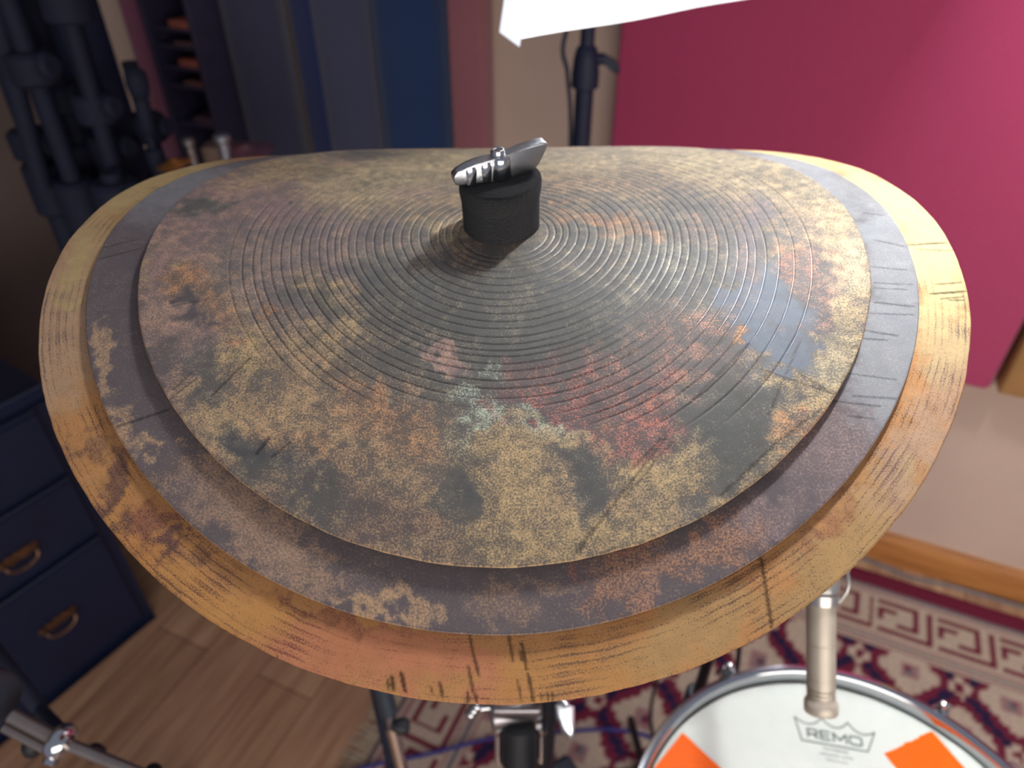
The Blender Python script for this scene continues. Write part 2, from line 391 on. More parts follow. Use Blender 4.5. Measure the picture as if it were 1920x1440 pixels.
SCRATCHES = {
    'top': [
        (-114.9, -102.8, -103.7, -83.6, 1.2),
        (-130.5, -104.5, -123.0, -95.4, 1),
        (-130.4, -100.3, -125.3, -92.5, 0.8),
        (-92.6, -126.6, -89.1, -119.8, 1.6),
        (-86.7, -127.9, -80.7, -121.4, 1.2),
        (63.1, -120.4, 42.1, -145.2, 1.0),
        (42.1, -145.2, 26.1, -163.9, 1.1),
        (61.0, -121.0, 48.1, -133.9, 1.0),
        (65.5, -122.0, 45.1, -144.3, 0.7),
        (32.8, -154.8, 27.6, -164.2, 0.7),
        (123.6, -111.7, 103.8, -124.7, 1.0),
        (103.8, -124.7, 87.2, -138.7, 1.3),
        (85.9, -139.7, 80.0, -144.5, 1.0),
        (102.2, -78.8, 75.9, -104.2, 1.0),
        (104.7, -92.1, 130.2, -105.9, 0.8),
        (119.2, -95.1, 130.1, -106.3, 0.7),
        (142.5, -84.5, 144.8, -83.7, 1.0),
        (-143.6, -58.1, -128.1, -52.1, 0.6),
        (122.8, -79.5, 103.0, -113.4, 0.5),
        (-88.3, -28.7, -73.7, -35.8, 0.4),
    ],
    'mid': [
        (-188.0, -28.0, -171.6, -16.7, 0.7),
        (-189.1, -19.1, -175.4, -9.6, 0.6),
        (-149.1, -116.5, -131.7, -108.0, 0.9),
        (167.6, -36.4, 181.9, -40.8, 0.5),
        (162.1, -58.9, 177.3, -63.3, 0.7),
        (158.0, -65.0, 175.2, -67.7, 0.5),
        (153.1, -74.0, 165.8, -78.3, 0.7),
        (151.4, -78.2, 161.0, -80.0, 0.6),
        (140.8, -94.8, 158.2, -99.4, 0.4),
        (131.4, -107.0, 148.8, -110.8, 0.6),
        (140.1, -105.3, 155.7, -108.0, 0.5),
        (175.8, -17.7, 186.6, -24.6, 0.6),
        (179.0, 5.6, 187.7, 1.6, 0.5),
        (165.9, -47.0, 181.1, -50.5, 0.4),
        (135.8, -114.0, 145.4, -116.1, 0.5),
        (164.9, -50.3, 177.6, -53.0, 0.4),
    ],
    'outer': [
        (-10.7, -188.3, -9.0, -195.2, 1.0),
        (-9.0, -195.2, -7.1, -201.6, 1.1),
        (-10.8, -198.6, -8.8, -207.0, 1.0),
        (2.9, -188.0, 4.5, -196.7, 1.0),
        (7.5, -191.2, 9.2, -199.7, 1.3),
        (6.9, -193.6, 7.3, -196.7, 0.8),
        (9.6, -200.8, 11.3, -209.4, 1.2),
        (6.0, -202.9, 7.4, -209.5, 0.8),
        (-33.6, -200.6, -31.8, -206.3, 1.5),
        (-36.6, -202.0, -35.8, -206.0, 1.5),
        (-38.0, -202.8, -37.4, -206.0, 1.0),
        (-20.2, -204.0, -19.2, -207.6, 1.2),
        (-23.3, -204.9, -22.6, -206.9, 0.7),
        (-10.8, -207.0, -10.5, -209.6, 1.2),
        (-8.1, -207.8, -7.8, -209.6, 1.2),
        (14.0, -207.1, 14.3, -209.3, 0.8),
        (16.0, -206.8, 16.3, -209.1, 0.8),
        (17.8, -206.8, 17.9, -208.8, 0.8),
        (93.6, -164.4, 93.7, -174.4, 1.3),
        (93.7, -174.4, 93.7, -187.9, 1.3),
        (191.7, -47.4, 203.3, -47.8, 0.9),
        (188.1, -52.9, 202.4, -53.4, 1.4),
        (191.3, -56.4, 200.8, -56.5, 0.9),
        (190.2, -19.1, 207.9, -20.4, 1.3),
        (194.1, -57.7, 200.0, -58.6, 0.9),
        (208.6, -26.8, 193.5, -23.1, 0.7),
    ],
}
BEND = [1.24689, 1.11918, 0.01979, -0.33047, 0.0126, 0.10308, -1.13973, -0.19739]
DISCS = {'top': [0.16763, 0.00066, -0.00267, -0.00033], 'mid': [0.18985, -0.00022, -0.00027, -0.00496], 'outer': [0.20988, 0.00058, -0.00025, -0.00849]}

# ------------------------------------------------------------------ the three stacked cymbals
APEX = Vector((-0.00473, 0.32511, 1.21919))
def sheet(u, v, z0):
    """height field of the bent cymbal sheet; u, v are flat disc coordinates in metres"""
    kn, kf, a, cx, tx, ty, cn, cf = BEND
    k = np.where(v < 0, kn, kf); cc = np.where(v < 0, cn, cf); r = np.sqrt(u * u + v * v + 1e-9)
    z = -k * v * v - cc * np.abs(v) ** 3 - a * (np.sqrt(r * r + .02 ** 2) - .02) - cx * u * u + tx * u + ty * v + z0
    y = v * (1 - ((k * v) ** 2) * 2 / 3)
    return APEX.x + u, APEX.y + y, APEX.z + z

GROOVES = [22.0, 25.3, 28.7, 31.9, 36.4, 41.2, 45.8, 50.2, 54.3, 58.7, 63.2, 67.3, 71.8, 75.6, 79.0, 82.0, 85.6, 89.3, 93.9, 97.6, 102.3,
           106.8, 111.3, 115.6, 119.2, 123.9, 129.6, 136.2, 143.7]
FAINT = [151.0, 157.5]

def paint(name, U, V):
    """large-scale patina and rim-shade map: metal tone + coverage, patina tone + scratch darkness, per vertex (disc coordinates in mm)"""
    x = U * 1000; y = V * 1000
    wx = x + 12 * fbm(U, V, 50, 3) + 8 * fbm(U, V, 180, 9); wy = y + 12 * fbm(U, V, 50, 51) + 8 * fbm(U, V, 180, 77)
    metal = np.zeros((x.size, 4), np.float32); pat = np.zeros((x.size, 4), np.float32)
    for c, cx, cy, ax, ay, bx, by, s in PATINA_AND_SHADE[name]:
        m, p, cov = TONES[c]; det = ax * by - ay * bx
        if abs(det) < 1e-6: continue
        dx = wx - cx; dy = wy - cy
        a = (dx * by - dy * bx) / det; b = (-dx * ay + dy * ax) / det
        d = np.sqrt(a * a + b * b); wgt = np.clip((1.5 - d) / 1.0, 0, 1); wgt = (wgt * wgt * (3 - 2 * wgt) * s)[:, None]
        metal = metal * (1 - wgt) + wgt * np.array([*lin(m), cov], np.float32)
        pat = pat * (1 - wgt) + wgt * np.array([*lin(p), 0], np.float32)
    if name == 'mid': metal[:, :3] = metal[:, :3] * .75 + np.array([*lin((150, 128, 110))], np.float32) * .25
    if name == 'outer': metal[:, :3] = metal[:, :3] * .72 + np.array([*lin((172, 140, 112))], np.float32) * .28
    if name == 'top':
        base = np.array([*lin((166, 138, 108))], np.float32); metal[:, :3] = metal[:, :3] * .66 + base * .34
        base = np.array([*lin((86, 80, 76))], np.float32); pat[:, :3] = pat[:, :3] * .8 + base * .2
    cov = metal[:, 3] * (.72 if name == 'top' else 1) + (.20 * fbm(U, V, 60, 5) + .28 * fbm(U, V, 260, 15)) * (name == 'top') + .12 * fbm(U, V, 60, 5) * (name != 'top')
    metal[:, 3] = np.clip(cov, 0, 1)
    dark = np.zeros(x.size, np.float32)
    for x0, y0, x1, y1, wd in SCRATCHES[name]:
        ex, ey = x1 - x0, y1 - y0; L = ex * ex + ey * ey
        t = np.clip(((x - x0) * ex + (y - y0) * ey) / L, 0, 1)
        d = np.hypot(x - x0 - t * ex, y - y0 - t * ey) + .25 * fbm(U, V, 900, 3)
        hw = .36 * wd * (.6 + .4 * np.sin(np.pi * np.clip(t, .05, .95)))
        dark = np.maximum(dark, np.clip((hw + .45 - d) / .5, 0, 1) * min(1, .55 + .3 * wd))
    pat[:, 3] = dark * (.75 if name == 'top' else 1)
    return metal, pat

def make_cymbal(name, m, label, rings, seg, thick, grooves=()):
    R, x0, y0, z0 = DISCS[name]
    rad = np.array(sorted(set(rings)), np.float64); nr = len(rad)
    th = np.linspace(0, 2 * np.pi, seg, endpoint=False)
    Rg, Th = np.meshgrid(rad, th, indexing='ij')
    jit = .00022 * fbm(np.cos(Th) * .9 + Rg * 8, np.sin(Th) * .9, 9, 2) if name == 'top' else 0
    edge = (Rg > R * .985)
    Rj = Rg + np.where(edge, 0, jit)
    if name != 'mid': Rj = Rj + np.where(edge, .0004 * fbm(np.cos(Th), np.sin(Th), 14, 8), 0)   # slightly uneven rim
    U = (Rj * np.cos(Th)).ravel(); V = (Rj * np.sin(Th)).ravel()
    X, Y, Z = sheet(U + x0, V + y0, z0)
    gmask = np.zeros_like(Rg)
    for g in grooves:
        depth = 1.0 if g < 148 else .45
        # the tool bit less deep towards the near and left rim
        lim = .104 + .046 * np.clip((np.cos(Th - .45) + .35) / .7, 0, 1) + .026 * np.clip((-np.cos(Th) - .2) / .6, 0, 1)
        depth = depth * (.12 + .88 * np.clip((lim - Rg) / .010 + .5, 0, 1))
        gmask = np.maximum(gmask, depth * np.clip(1 - np.abs(Rg * 1000 - g) / .68, 0, 1))
    gmask = gmask.ravel()
    Z = Z - gmask * .00030 + .00035 * fbm(U, V, 28, 4)
    if name == 'outer':
        Z = Z + .00002 * np.sin(np.sqrt(U * U + V * V) * 2 * np.pi / .0011)
    # underside: same outer rings, shifted down; the rim is rounded
    nb = [nr - 1, nr - 2, int(nr * .75), int(nr * .5), int(nr * .2), 0]
    top = np.stack([X, Y, Z], -1).reshape(nr, seg, 3)
    bot = np.stack([top[i] - np.array([0, 0, thick]) for i in nb])
    midr = top[-1] - np.array([0, 0, thick * .5]); cxy = np.array([APEX.x + x0, APEX.y + y0, 0])
    dirv = (midr - cxy) * np.array([1, 1, 0]); dirv /= np.linalg.norm(dirv, axis=1)[:, None]
    midr = midr + dirv * .0004
    verts = np.concatenate([top.reshape(-1, 3), midr, bot.reshape(-1, 3)])
    rows = [np.arange(i * seg, (i + 1) * seg) for i in range(nr + 1 + len(nb))]
    order = list(range(nr + 1 + len(nb))); q = []
    for a, b in zip(order[:-1], order[1:]):
        q.append(np.stack([rows[a], rows[b], np.roll(rows[b], -1), np.roll(rows[a], -1)], 1))
    q.append(np.stack([rows[-1], rows[0], np.roll(rows[0], -1), np.roll(rows[-1], -1)], 1))
    q = np.concatenate(q).astype(np.int32)
    me = bpy.data.meshes.new('cymbal'); me.vertices.add(len(verts)); me.vertices.foreach_set('co', verts.astype(np.float32).ravel())
    me.loops.add(q.size); me.loops.foreach_set('vertex_index', q.ravel())
    me.polygons.add(len(q)); me.polygons.foreach_set('loop_start', np.arange(0, q.size, 4, dtype=np.int32)); me.polygons.foreach_set('loop_total', np.full(len(q), 4, np.int32))
    me.update(calc_edges=True); me.validate()
    n = nr * seg; allU = np.concatenate([U, U[-seg:], np.concatenate([U.reshape(nr, seg)[i] for i in nb])]); allV = np.concatenate([V, V[-seg:], np.concatenate([V.reshape(nr, seg)[i] for i in nb])])
    metal, pat = paint(name, allU, allV)
    metal[n:, 3] = .75
    pat[n:, 3] = 0
    me.attributes.new('metal_tone', 'FLOAT_COLOR', 'POINT').data.foreach_set('color', metal.ravel())
    me.attributes.new('patina_tone', 'FLOAT_COLOR', 'POINT').data.foreach_set('color', pat.ravel())
    dc = np.stack([allU, allV, np.concatenate([gmask, np.zeros(len(allU) - n)])], -1).astype(np.float32)
    me.attributes.new('disc_place', 'FLOAT_VECTOR', 'POINT').data.foreach_set('vector', dc.ravel())
    me.shade_smooth(); me.materials.append(m)
    o = link('cymbal', me); prop(o, label, 'cymbal', 'cymbals stacked on the stand')
    return o

def cymbal_material(name, grain, lathed=0.0, rough=.42, metal=.5, groove_dark=.0, contrast=9, gain=1.0):
    m = bpy.data.materials.new(name); m.use_nodes = True; nt = m.node_tree; N = nt.nodes; L = nt.links
    b = N['Principled BSDF']
    def node(t, **kw):
        n = N.new(t)
        for k, v in kw.items(): setattr(n, k, v)
        return n
    def math_(op, a, b_=None, clamp=False):
        n = node('ShaderNodeMath', operation=op, use_clamp=clamp)
        for i, v in enumerate((a, b_)):
            if v is None: continue
            if isinstance(v, (int, float)): n.inputs[i].default_value = v
            else: L.new(v, n.inputs[i])
        return n.outputs[0]
    am = node('ShaderNodeAttribute', attribute_name='metal_tone'); ap = node('ShaderNodeAttribute', attribute_name='patina_tone')
    ad = node('ShaderNodeAttribute', attribute_name='disc_place')
    sep = node('ShaderNodeSeparateXYZ'); L.new(ad.outputs['Vector'], sep.inputs[0])
    flat = node('ShaderNodeCombineXYZ'); L.new(sep.outputs[0], flat.inputs[0]); L.new(sep.outputs[1], flat.inputs[1])
    rad = node('ShaderNodeVectorMath', operation='LENGTH'); L.new(flat.outputs[0], rad.inputs[0]); rad = rad.outputs['Value']
    def noise(scale, detail=3, rough_=.6, vec=None):
        n = node('ShaderNodeTexNoise'); n.inputs['Scale'].default_value = scale; n.inputs['Detail'].default_value = detail; n.inputs['Roughness'].default_value = rough_
        L.new(vec or flat.outputs[0], n.inputs['Vector']); return n.outputs[0]
    n1 = noise(grain, 4, .68); n2 = noise(230, 3)
    v = math_('ADD', math_('MULTIPLY', n1, .78), math_('MULTIPLY', n2, .22))
    # threshold: more coverage -> more bright metal specks
    thr = math_('SUBTRACT', .665, math_('MULTIPLY', am.outputs['Alpha'], .33))
    f = math_('ADD', math_('MULTIPLY', math_('SUBTRACT', v, thr), contrast), .5, clamp=True)
    if lathed:
        # concentric lathe lines broken into dots
        wob = math_('MULTIPLY', noise(60, 2), .0022)
        st = math_('SINE', math_('MULTIPLY', math_('ADD', rad, wob), 2 * math.pi / .0029))
        st2 = math_('SINE', math_('MULTIPLY', math_('ADD', rad, wob), 2 * math.pi / .0013))
        ln = math_('ADD', math_('MULTIPLY', st, .6), math_('MULTIPLY', st2, .4))
        dots = noise(1900, 2); big = noise(38, 2)
        lm = math_('ADD', math_('MULTIPLY', ln, .5), math_('MULTIPLY', math_('SUBTRACT', dots, .5), 3.2))
        lm = math_('ADD', lm, math_('MULTIPLY', math_('SUBTRACT', big, .55), 3.0))
        lm = math_('MULTIPLY', math_('SUBTRACT', lm, .12), 1.6, clamp=True)
        f = math_('SUBTRACT', f, math_('MULTIPLY', lm, lathed), clamp=True)
    mix = node('ShaderNodeMix', data_type='RGBA'); L.new(f, mix.inputs[0]); L.new(ap.outputs['Color'], mix.inputs[6]); L.new(am.outputs['Color'], mix.inputs[7])
    # small tone changes of the patina and fine grain
    tone = math_('ADD', math_('MULTIPLY', noise(3800, 2), .5), math_('ADD', .55, math_('MULTIPLY', noise(120, 4), .4)))
    dark = math_('SUBTRACT', 1.0, math_('MULTIPLY', ap.outputs['Alpha'], .78))
    if groove_dark:
        gd = math_('MULTIPLY', sep.outputs[2], math_('ADD', .4, math_('MULTIPLY', noise(700, 2), 1.1)))
        dark = math_('MULTIPLY', dark, math_('SUBTRACT', 1.0, math_('MULTIPLY', gd, groove_dark)))
    sc = math_('MULTIPLY', math_('MULTIPLY', tone, dark), gain)
    sv = node('ShaderNodeVectorMath', operation='SCALE'); L.new(mix.outputs[2], sv.inputs[0]); L.new(sc, sv.inputs['Scale'])
    L.new(sv.outputs[0], b.inputs['Base Color']); b.inputs['Specular IOR Level'].default_value = .3
    L.new(math_('ADD', math_('ADD', math_('MULTIPLY', f, metal * .6), metal * .4), math_('MULTIPLY', sep.outputs[2], .45)), b.inputs['Metallic'])
    L.new(math_('SUBTRACT', math_('ADD', rough - .04, math_('MULTIPLY', n1, .12)), math_('MULTIPLY', sep.outputs[2], .26)), b.inputs['Roughness'])
    bp = node('ShaderNodeBump'); bp.inputs['Distance'].default_value = .00012; bp.inputs['Strength'].default_value = .55
    h = math_('ADD', math_('MULTIPLY', n1, .7), math_('MULTIPLY', noise(5200, 2), .5))
    if lathed: h = math_('SUBTRACT', h, math_('MULTIPLY', lm, .3))
    L.new(h, bp.inputs['Height']); L.new(bp.outputs[0], b.inputs['Normal'])
    return m

rt = DISCS['top'][0]; rings = list(np.arange(.004, rt, .0008))
for g in GROOVES + FAINT: rings += [(g + d) / 1000 for d in (-.9, -.6, -.3, 0, .3, .6, .9)]
rings = [r for r in rings if r < rt - .0004] + [rt - .0003, rt]
rings = sorted(rings); rings = [r for i, r in enumerate(rings) if i == 0 or r - rings[i - 1] > .00012]
make_cymbal('top', cymbal_material('top_cymbal_bronze', 1250, rough=.54, metal=.2, groove_dark=.2, contrast=5.5, gain=1.27),
            'smallest cymbal of the stack, on top, mottled grey patina with concentric grooves', rings, 1600, .0012, GROOVES + FAINT)
rm = DISCS['mid'][0]
make_cymbal('mid', cymbal_material('middle_cymbal_bronze', 1100, rough=.62, metal=.15, contrast=5.5, gain=1.27),
            'middle cymbal of the stack, smooth dull grey-brown band with thin radial scratches', [.004, .03, .08, .12] + list(np.arange(.14, rm - .0005, .0006)) + [rm - .0003, rm], 1600, .0012)
ro = DISCS['outer'][0]
make_cymbal('outer', cymbal_material('bottom_cymbal_bronze', 1500, lathed=.95, rough=.6, metal=.3, contrast=5.5, gain=.92),
            'largest cymbal at the bottom of the stack, copper and gold lathed rim', [.004, .03, .08, .12, .15] + list(np.arange(.165, ro - .0005, .0006)) + [ro - .0003, ro], 1700, .0013)

# tilt of the sheet at the hub
NRM = Vector((-.0126, -.103, 1)).normalized()
black_metal = mat('black_coated_metal', (26, 30, 40), .38, .2, bump=(300, .1))
chrome = mat('chrome', (215, 218, 222), .12, 1.0, noise=(20, .05))
rough_chrome = mat('cast_chrome', (190, 192, 196), .3, 1.0, noise=(60, .1), bump=(500, .06))
rubber = mat('black_rubber', (24, 27, 34), .55, 0, bump=(250, .1))

# spacer felts between the cymbals (just seen in the gaps)
felt_m = mat('dark_felt', (13, 15, 22), .95, 0, noise=(1700, .75), bump=(2200, 1.0), sheen=.15, spec=.15)

# felt on top of the stack
hub = APEX + Vector((-.0006, .0040, -.0001))
def felt():
    bm = B(); seg = 96; x, y, d = frame_of(NRM); rows = []
    R0, R1 = .0188, .0197
    levels = [(-.0012, R0 * .93, 0), (-.0004, R0, 0), (.003, R0 * .998, 0), (.008, R0 * 1.0, .2), (.0125, R0 * 1.003, .5), (.014, R0 * .996, .6), (.0155, R0 * 1.01, .7), (.020, R1, .9), (.0235, R1 * 1.0, 1), (.0246, R1 * .985, 1), (.0252, R1 * .95, 1), (.0253, R1 * .55, 1), (.0253, .0045, 1)]
    for h, r, tilt in levels:
        rg = []
        for k in range(seg):
            a = 2 * math.pi * k / seg; e = x * math.cos(a) + y * math.sin(a)
            rr = r * (1 + .006 * math.sin(3 * a + h * 200) + .004 * math.sin(7 * a + 1))
            p = hub + d * h + e * rr
            p += d * (tilt * .05 * (p - hub).x)
            rg.append(bm.verts.new(p))
        rows.append(rg)
    for a, b in zip(rows[:-1], rows[1:]): bridge(bm, a, b)
    bm.faces.new(rows[0]); bm.faces.new(rows[-1])
    return prop(obj('cymbal_felt', bm, felt_m, smooth=60), 'thick round black felt standing at the middle of the top cymbal', 'cymbal felt')
felt()

# chrome wing nut lying along the felt's top, and the rod's end poking through it
def wing_nut():
    ax = (NRM + Vector((.10, 0, 0)) * -1).normalized()
    t = thing('wing_nut', hub + NRM * .0253, 'shiny chrome wing nut sitting on the black felt', 'wing nut')
    yaw = math.radians(21)
    L_ = Vector((math.cos(yaw), math.sin(yaw), .035)).normalized()
    ax = (NRM - L_ * NRM.dot(L_)).normalized(); S = ax.cross(L_)          # S: across the plate
    M = Matrix((L_, ax, L_.cross(ax))).transposed().to_4x4(); M.translation = hub + NRM * .0256
    bm = B()
    body = [(-.0235, .0035), (-.0225, .0008), (-.019, 0), (-.004, -.0002), (.0150, .0003), (.0190, .0045), (.0222, .0108), (.0228, .0136), (.0218, .0147), (.0196, .0149), (.011, .0134), (.004, .0118),
            (-.004, .0108), (-.011, .0102), (-.017, .0092), (-.0215, .0074), (-.0233, .0055)]
    prism(bm, body, .0058, M, .0008)
    obj('wing', bm, rough_chrome, t)
    bm = B()
    lathe(bm, M @ Vector((0, 0, 0)), ax, [(0, .0052), (.0006, .0056), (.0085, .0050), (.0104, .0046), (.0110, .0040), (.0110, .003)], 40)
    obj('hub', bm, chrome, t)
    bm = B()
    for xx, hh in ((-.0075, .0092), (-.0150, .0082)):
        lathe(bm, M @ Vector((xx, 0.0002, 0)), ax, [(0, .0036), (hh * .8, .0040), (hh, .0034)], 20)
    obj('rib', bm, chrome, t)
    return M, ax
WM, WAX = wing_nut()

stand = thing('cymbal_stand', (.033, .345, 0), 'chrome and black stand tube with clamp seen below the cymbals, carrying the stack', 'cymbal stand')
bm = B(); p0 = Vector((.012, .338, 1.10))
tip = WM @ Vector((-.001, .0142, 0))
cyl(bm, p0, tip - WAX * .0035, .0030, seg=24)
for k in range(9):
    q = tip - WAX * (.0035 + k * .0011); lathe(bm, q, WAX, [(0, .0030), (.0004, .0035), (.0008, .0030)], 24)
lathe(bm, tip - WAX * .0052, WAX, [(0, .0030), (.0008, .0035), (.0038, .0033), (.0048, .0028), (.0049, .0025), (.0044, .0021), (.0044, .0008)], 32)
obj('threaded_rod', bm, chrome, stand)
bm = B()
for z0 in (-.0038, -.0080, -.030):
    lathe(bm, hub + NRM * (z0 - .0009), NRM, [(0, .016), (.0016, .016)] if z0 > -.02 else [(0, .019), (.004, .0195), (.0195, .0195), (.0205, .018)], 48)
obj('spacer_felt', bm, felt_m, stand)
bm = B(); lathe(bm, hub - NRM * .0385, NRM, [(0, .008), (.001, .019), (.0025, .019)], 40); cyl(bm, hub - NRM * .075, hub - NRM * .037, .0065)
obj('seat_washer', bm, chrome, stand)
bm = B(); cyl(bm, (.012, .338, 1.09), hub - NRM * .07, .0055); box(bm, (.016, .339, 1.085), (.03, .022, .03), bevel=.004); cyl(bm, (-.004, .339, 1.085), (.03, .339, 1.085), .012)
cyl(bm, (.033, .345, 1.075), (.033, .345, .77), .0095)
obj('upper_tube', bm, chrome, stand)
bm = B(); cyl(bm, (.033, .345, .80), (.033, .345, .30), .0095); cyl(bm, (.033, .345, .32), (.033, .345, .07), .0115)
obj('main_tube', bm, black_metal, stand)
bm = B(); cyl(bm, (-.020, .333, .735), (.026, .343, .735), .0135, ch=.002, seg=32); box(bm, (.004, .338, .748), (.046, .026, .018), bevel=.004)
obj('clamp', bm, mat('brushed_steel', (150, 146, 150), .3, .9), stand)
bm = B(); cyl(bm, (.006, .328, .735), (.006, .312, .690), .0150, .0165, ch=.003, seg=32)
obj('rubber_sleeve', bm, rubber, stand)
for xx in (-.013, .027):
    bm = B(); cyl(bm, (xx, .326, .728), (xx, .312, .690), .0030, ch=.0008); lathe(bm, (xx, .3255, .7285), (0, -.2, -1), [(0, .0048), (.006, .0052), (.010, .003)], 20)
    obj('bolt', bm, chrome, stand)
bm = B()
for k, (xx, zz) in enumerate(((-.026, .752), (-.029, .745), (-.032, .738))): bmesh.ops.create_uvsphere(bm, u_segments=16, v_segments=10, radius=.0052, matrix=Matrix.Translation((xx - .006, .335, zz - .004)))
cyl(bm, (-.03, .336, .742), (-.008, .339, .742), .0035)
obj('wing_screw', bm, chrome, stand)
bm = B(); M = Matrix.Translation((.047, .306, .776)) @ Matrix.Rotation(math.radians(-4), 4, 'X') @ Matrix.Rotation(math.radians(8), 4, 'Y')
prism(bm, [(-.0100, .014), (-.0092, .002), (-.005, -.009), (0.001, -.0145), (.004, -.0135), (.0062, -.004), (.007, .014)], .006, M, .002)
cyl(bm, (.033, .345, .776), (.047, .318, .776), .004)
obj('lever', bm, mat('satin_chrome', (225, 228, 230), .3, 1.0), stand)
for k in range(3):
    a = math.radians(90 + 120 * k); bm = B()
    cyl(bm, (.033, .345, .24), (.033 + .24 * math.cos(a), .345 + .24 * math.sin(a), .012), .007)
    lathe(bm, (.033 + .24 * math.cos(a), .345 + .24 * math.sin(a), .0105), (0, 0, 1), [(0, .010), (.012, .012), (.018, .008)], 16)
    obj('leg', bm, chrome, stand)

# ------------------------------------------------------------------ the room
def plane_grid(name, o, ex, ey, nx, ny, m):
    bm = B(); vs_ = [[bm.verts.new(o + ex * (i / nx) + ey * (j / ny)) for i in range(nx + 1)] for j in range(ny + 1)]
    for j in range(ny):
        for i in range(nx): bm.faces.new((vs_[j][i], vs_[j][i + 1], vs_[j + 1][i + 1], vs_[j + 1][i]))
    return bm

def room_mat(name, rgb, rough=.8, stretch=None, amount=.3, scale=8, rgb2=None, bump=0, knots=False):
    m = bpy.data.materials.new(name); m.use_nodes = True; nt = m.node_tree; b = nt.nodes['Principled BSDF']
    tc = nt.nodes.new('ShaderNodeTexCoord'); mp = nt.nodes.new('ShaderNodeMapping')
    # rotate world coordinates into the room's axes
    mp.inputs['Rotation'].default_value = (0, 0, math.atan2(.408, .913)); mp2 = nt.nodes.new('ShaderNodeMapping')
    if stretch: mp2.inputs['Scale'].default_value = stretch
    nt.links.new(tc.outputs['Object'], mp.inputs[0]); nt.links.new(mp.outputs[0], mp2.inputs[0])
    n = nt.nodes.new('ShaderNodeTexNoise'); n.inputs['Scale'].default_value = scale; n.inputs['Detail'].default_value = 5
    nt.links.new(mp2.outputs[0], n.inputs['Vector'])
    cr = nt.nodes.new('ShaderNodeValToRGB'); cr.color_ramp.elements[0].position = .3; cr.color_ramp.elements[1].position = .7
    cr.color_ramp.elements[0].color = (*lin(rgb), 1); cr.color_ramp.elements[1].color = (*lin(rgb2 or tuple(min(255, v * (1 + amount)) for v in rgb)), 1)
    nt.links.new(n.outputs[0], cr.inputs[0]); out = cr.outputs[0]
    if knots:
        br = nt.nodes.new('ShaderNodeTexBrick'); br.inputs['Scale'].default_value = 1; br.offset = .4
        br.inputs['Brick Width'].default_value = 1.3; br.inputs['Row Height'].default_value = .135; br.inputs['Mortar Size'].default_value = .0012
        br.inputs['Color1'].default_value = (1, 1, 1, 1); br.inputs['Color2'].default_value = (.74, .70, .68, 1); br.inputs['Mortar'].default_value = (.25, .2, .2, 1)
        mp3 = nt.nodes.new('ShaderNodeMapping'); mp3.inputs['Rotation'].default_value = (0, 0, math.radians(90)); nt.links.new(mp.outputs[0], mp3.inputs[0]); nt.links.new(mp3.outputs[0], br.inputs['Vector'])
        v = nt.nodes.new('ShaderNodeTexVoronoi'); v.inputs['Scale'].default_value = 5; mp4 = nt.nodes.new('ShaderNodeMapping'); mp4.inputs['Scale'].default_value = (1, .45, 1)
        nt.links.new(mp.outputs[0], mp4.inputs[0]); nt.links.new(mp4.outputs[0], v.inputs['Vector'])
        kr = nt.nodes.new('ShaderNodeMapRange'); kr.inputs[1].default_value = .05; kr.inputs[2].default_value = .13; kr.inputs[3].default_value = .45; kr.inputs[4].default_value = 1
        nt.links.new(v.outputs[0], kr.inputs[0])
        for src in (br.outputs['Color'], kr.outputs[0]):
            x = nt.nodes.new('ShaderNodeMix'); x.data_type = 'RGBA'; x.blend_type = 'MULTIPLY'; x.inputs[0].default_value = 1
            nt.links.new(out, x.inputs[6]); nt.links.new(src, x.inputs[7]); out = x.outputs[2]
    nt.links.new(out, b.inputs['Base Color']); b.inputs['Roughness'].default_value = rough; b.inputs['Specular IOR Level'].default_value = .3
    if bump:
        bp = nt.nodes.new('ShaderNodeBump'); bp.inputs['Strength'].default_value = bump; bp.inputs['Distance'].default_value = .003
        nt.links.new(n.outputs[0], bp.inputs['Height']); nt.links.new(bp.outputs[0], b.inputs['Normal'])
    return m

bm = B(); box(bm, W(-.1, .2, -.02), (3.9, 2.6, .04), ROOM); prop(obj('floor', bm, room_mat('oak_boards', (178, 134, 106), .55, (9, .8, 1), .3, 6, (216, 174, 138), .1, True), smooth=0), kind='structure')
WALLT = 1.376
bm = B(); box(bm, W(-.1, WALLT + .05, 1.2), (3.9, .1, 2.4), ROOM); prop(obj('wall_back', bm, room_mat('beige_paint', (200, 176, 160), .85, None, .06, 3), smooth=0), kind='structure')
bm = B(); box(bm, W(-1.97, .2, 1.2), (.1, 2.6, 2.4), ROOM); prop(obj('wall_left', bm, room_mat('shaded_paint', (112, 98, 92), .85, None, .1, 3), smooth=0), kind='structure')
wood = room_mat('honey_pine', (150, 92, 48), .45, (.8, 8, 14), .3, 6, (205, 140, 78), .1)
bm = B(); pr = [(0, 0), (.016, 0), (.016, .060), (.0135, .066), (.012, .078), (.006, .086), (0, .088)]
a_ = [[bm.verts.new(W(s, WALLT - x, z)) for x, z in pr] for s in (-1.9, 1.8)]
bridge(bm, a_[0], a_[1]); bm.faces.new(a_[0]); bm.faces.new(a_[1])
prop(obj('baseboard_back', bm, wood, smooth=30), kind='structure')

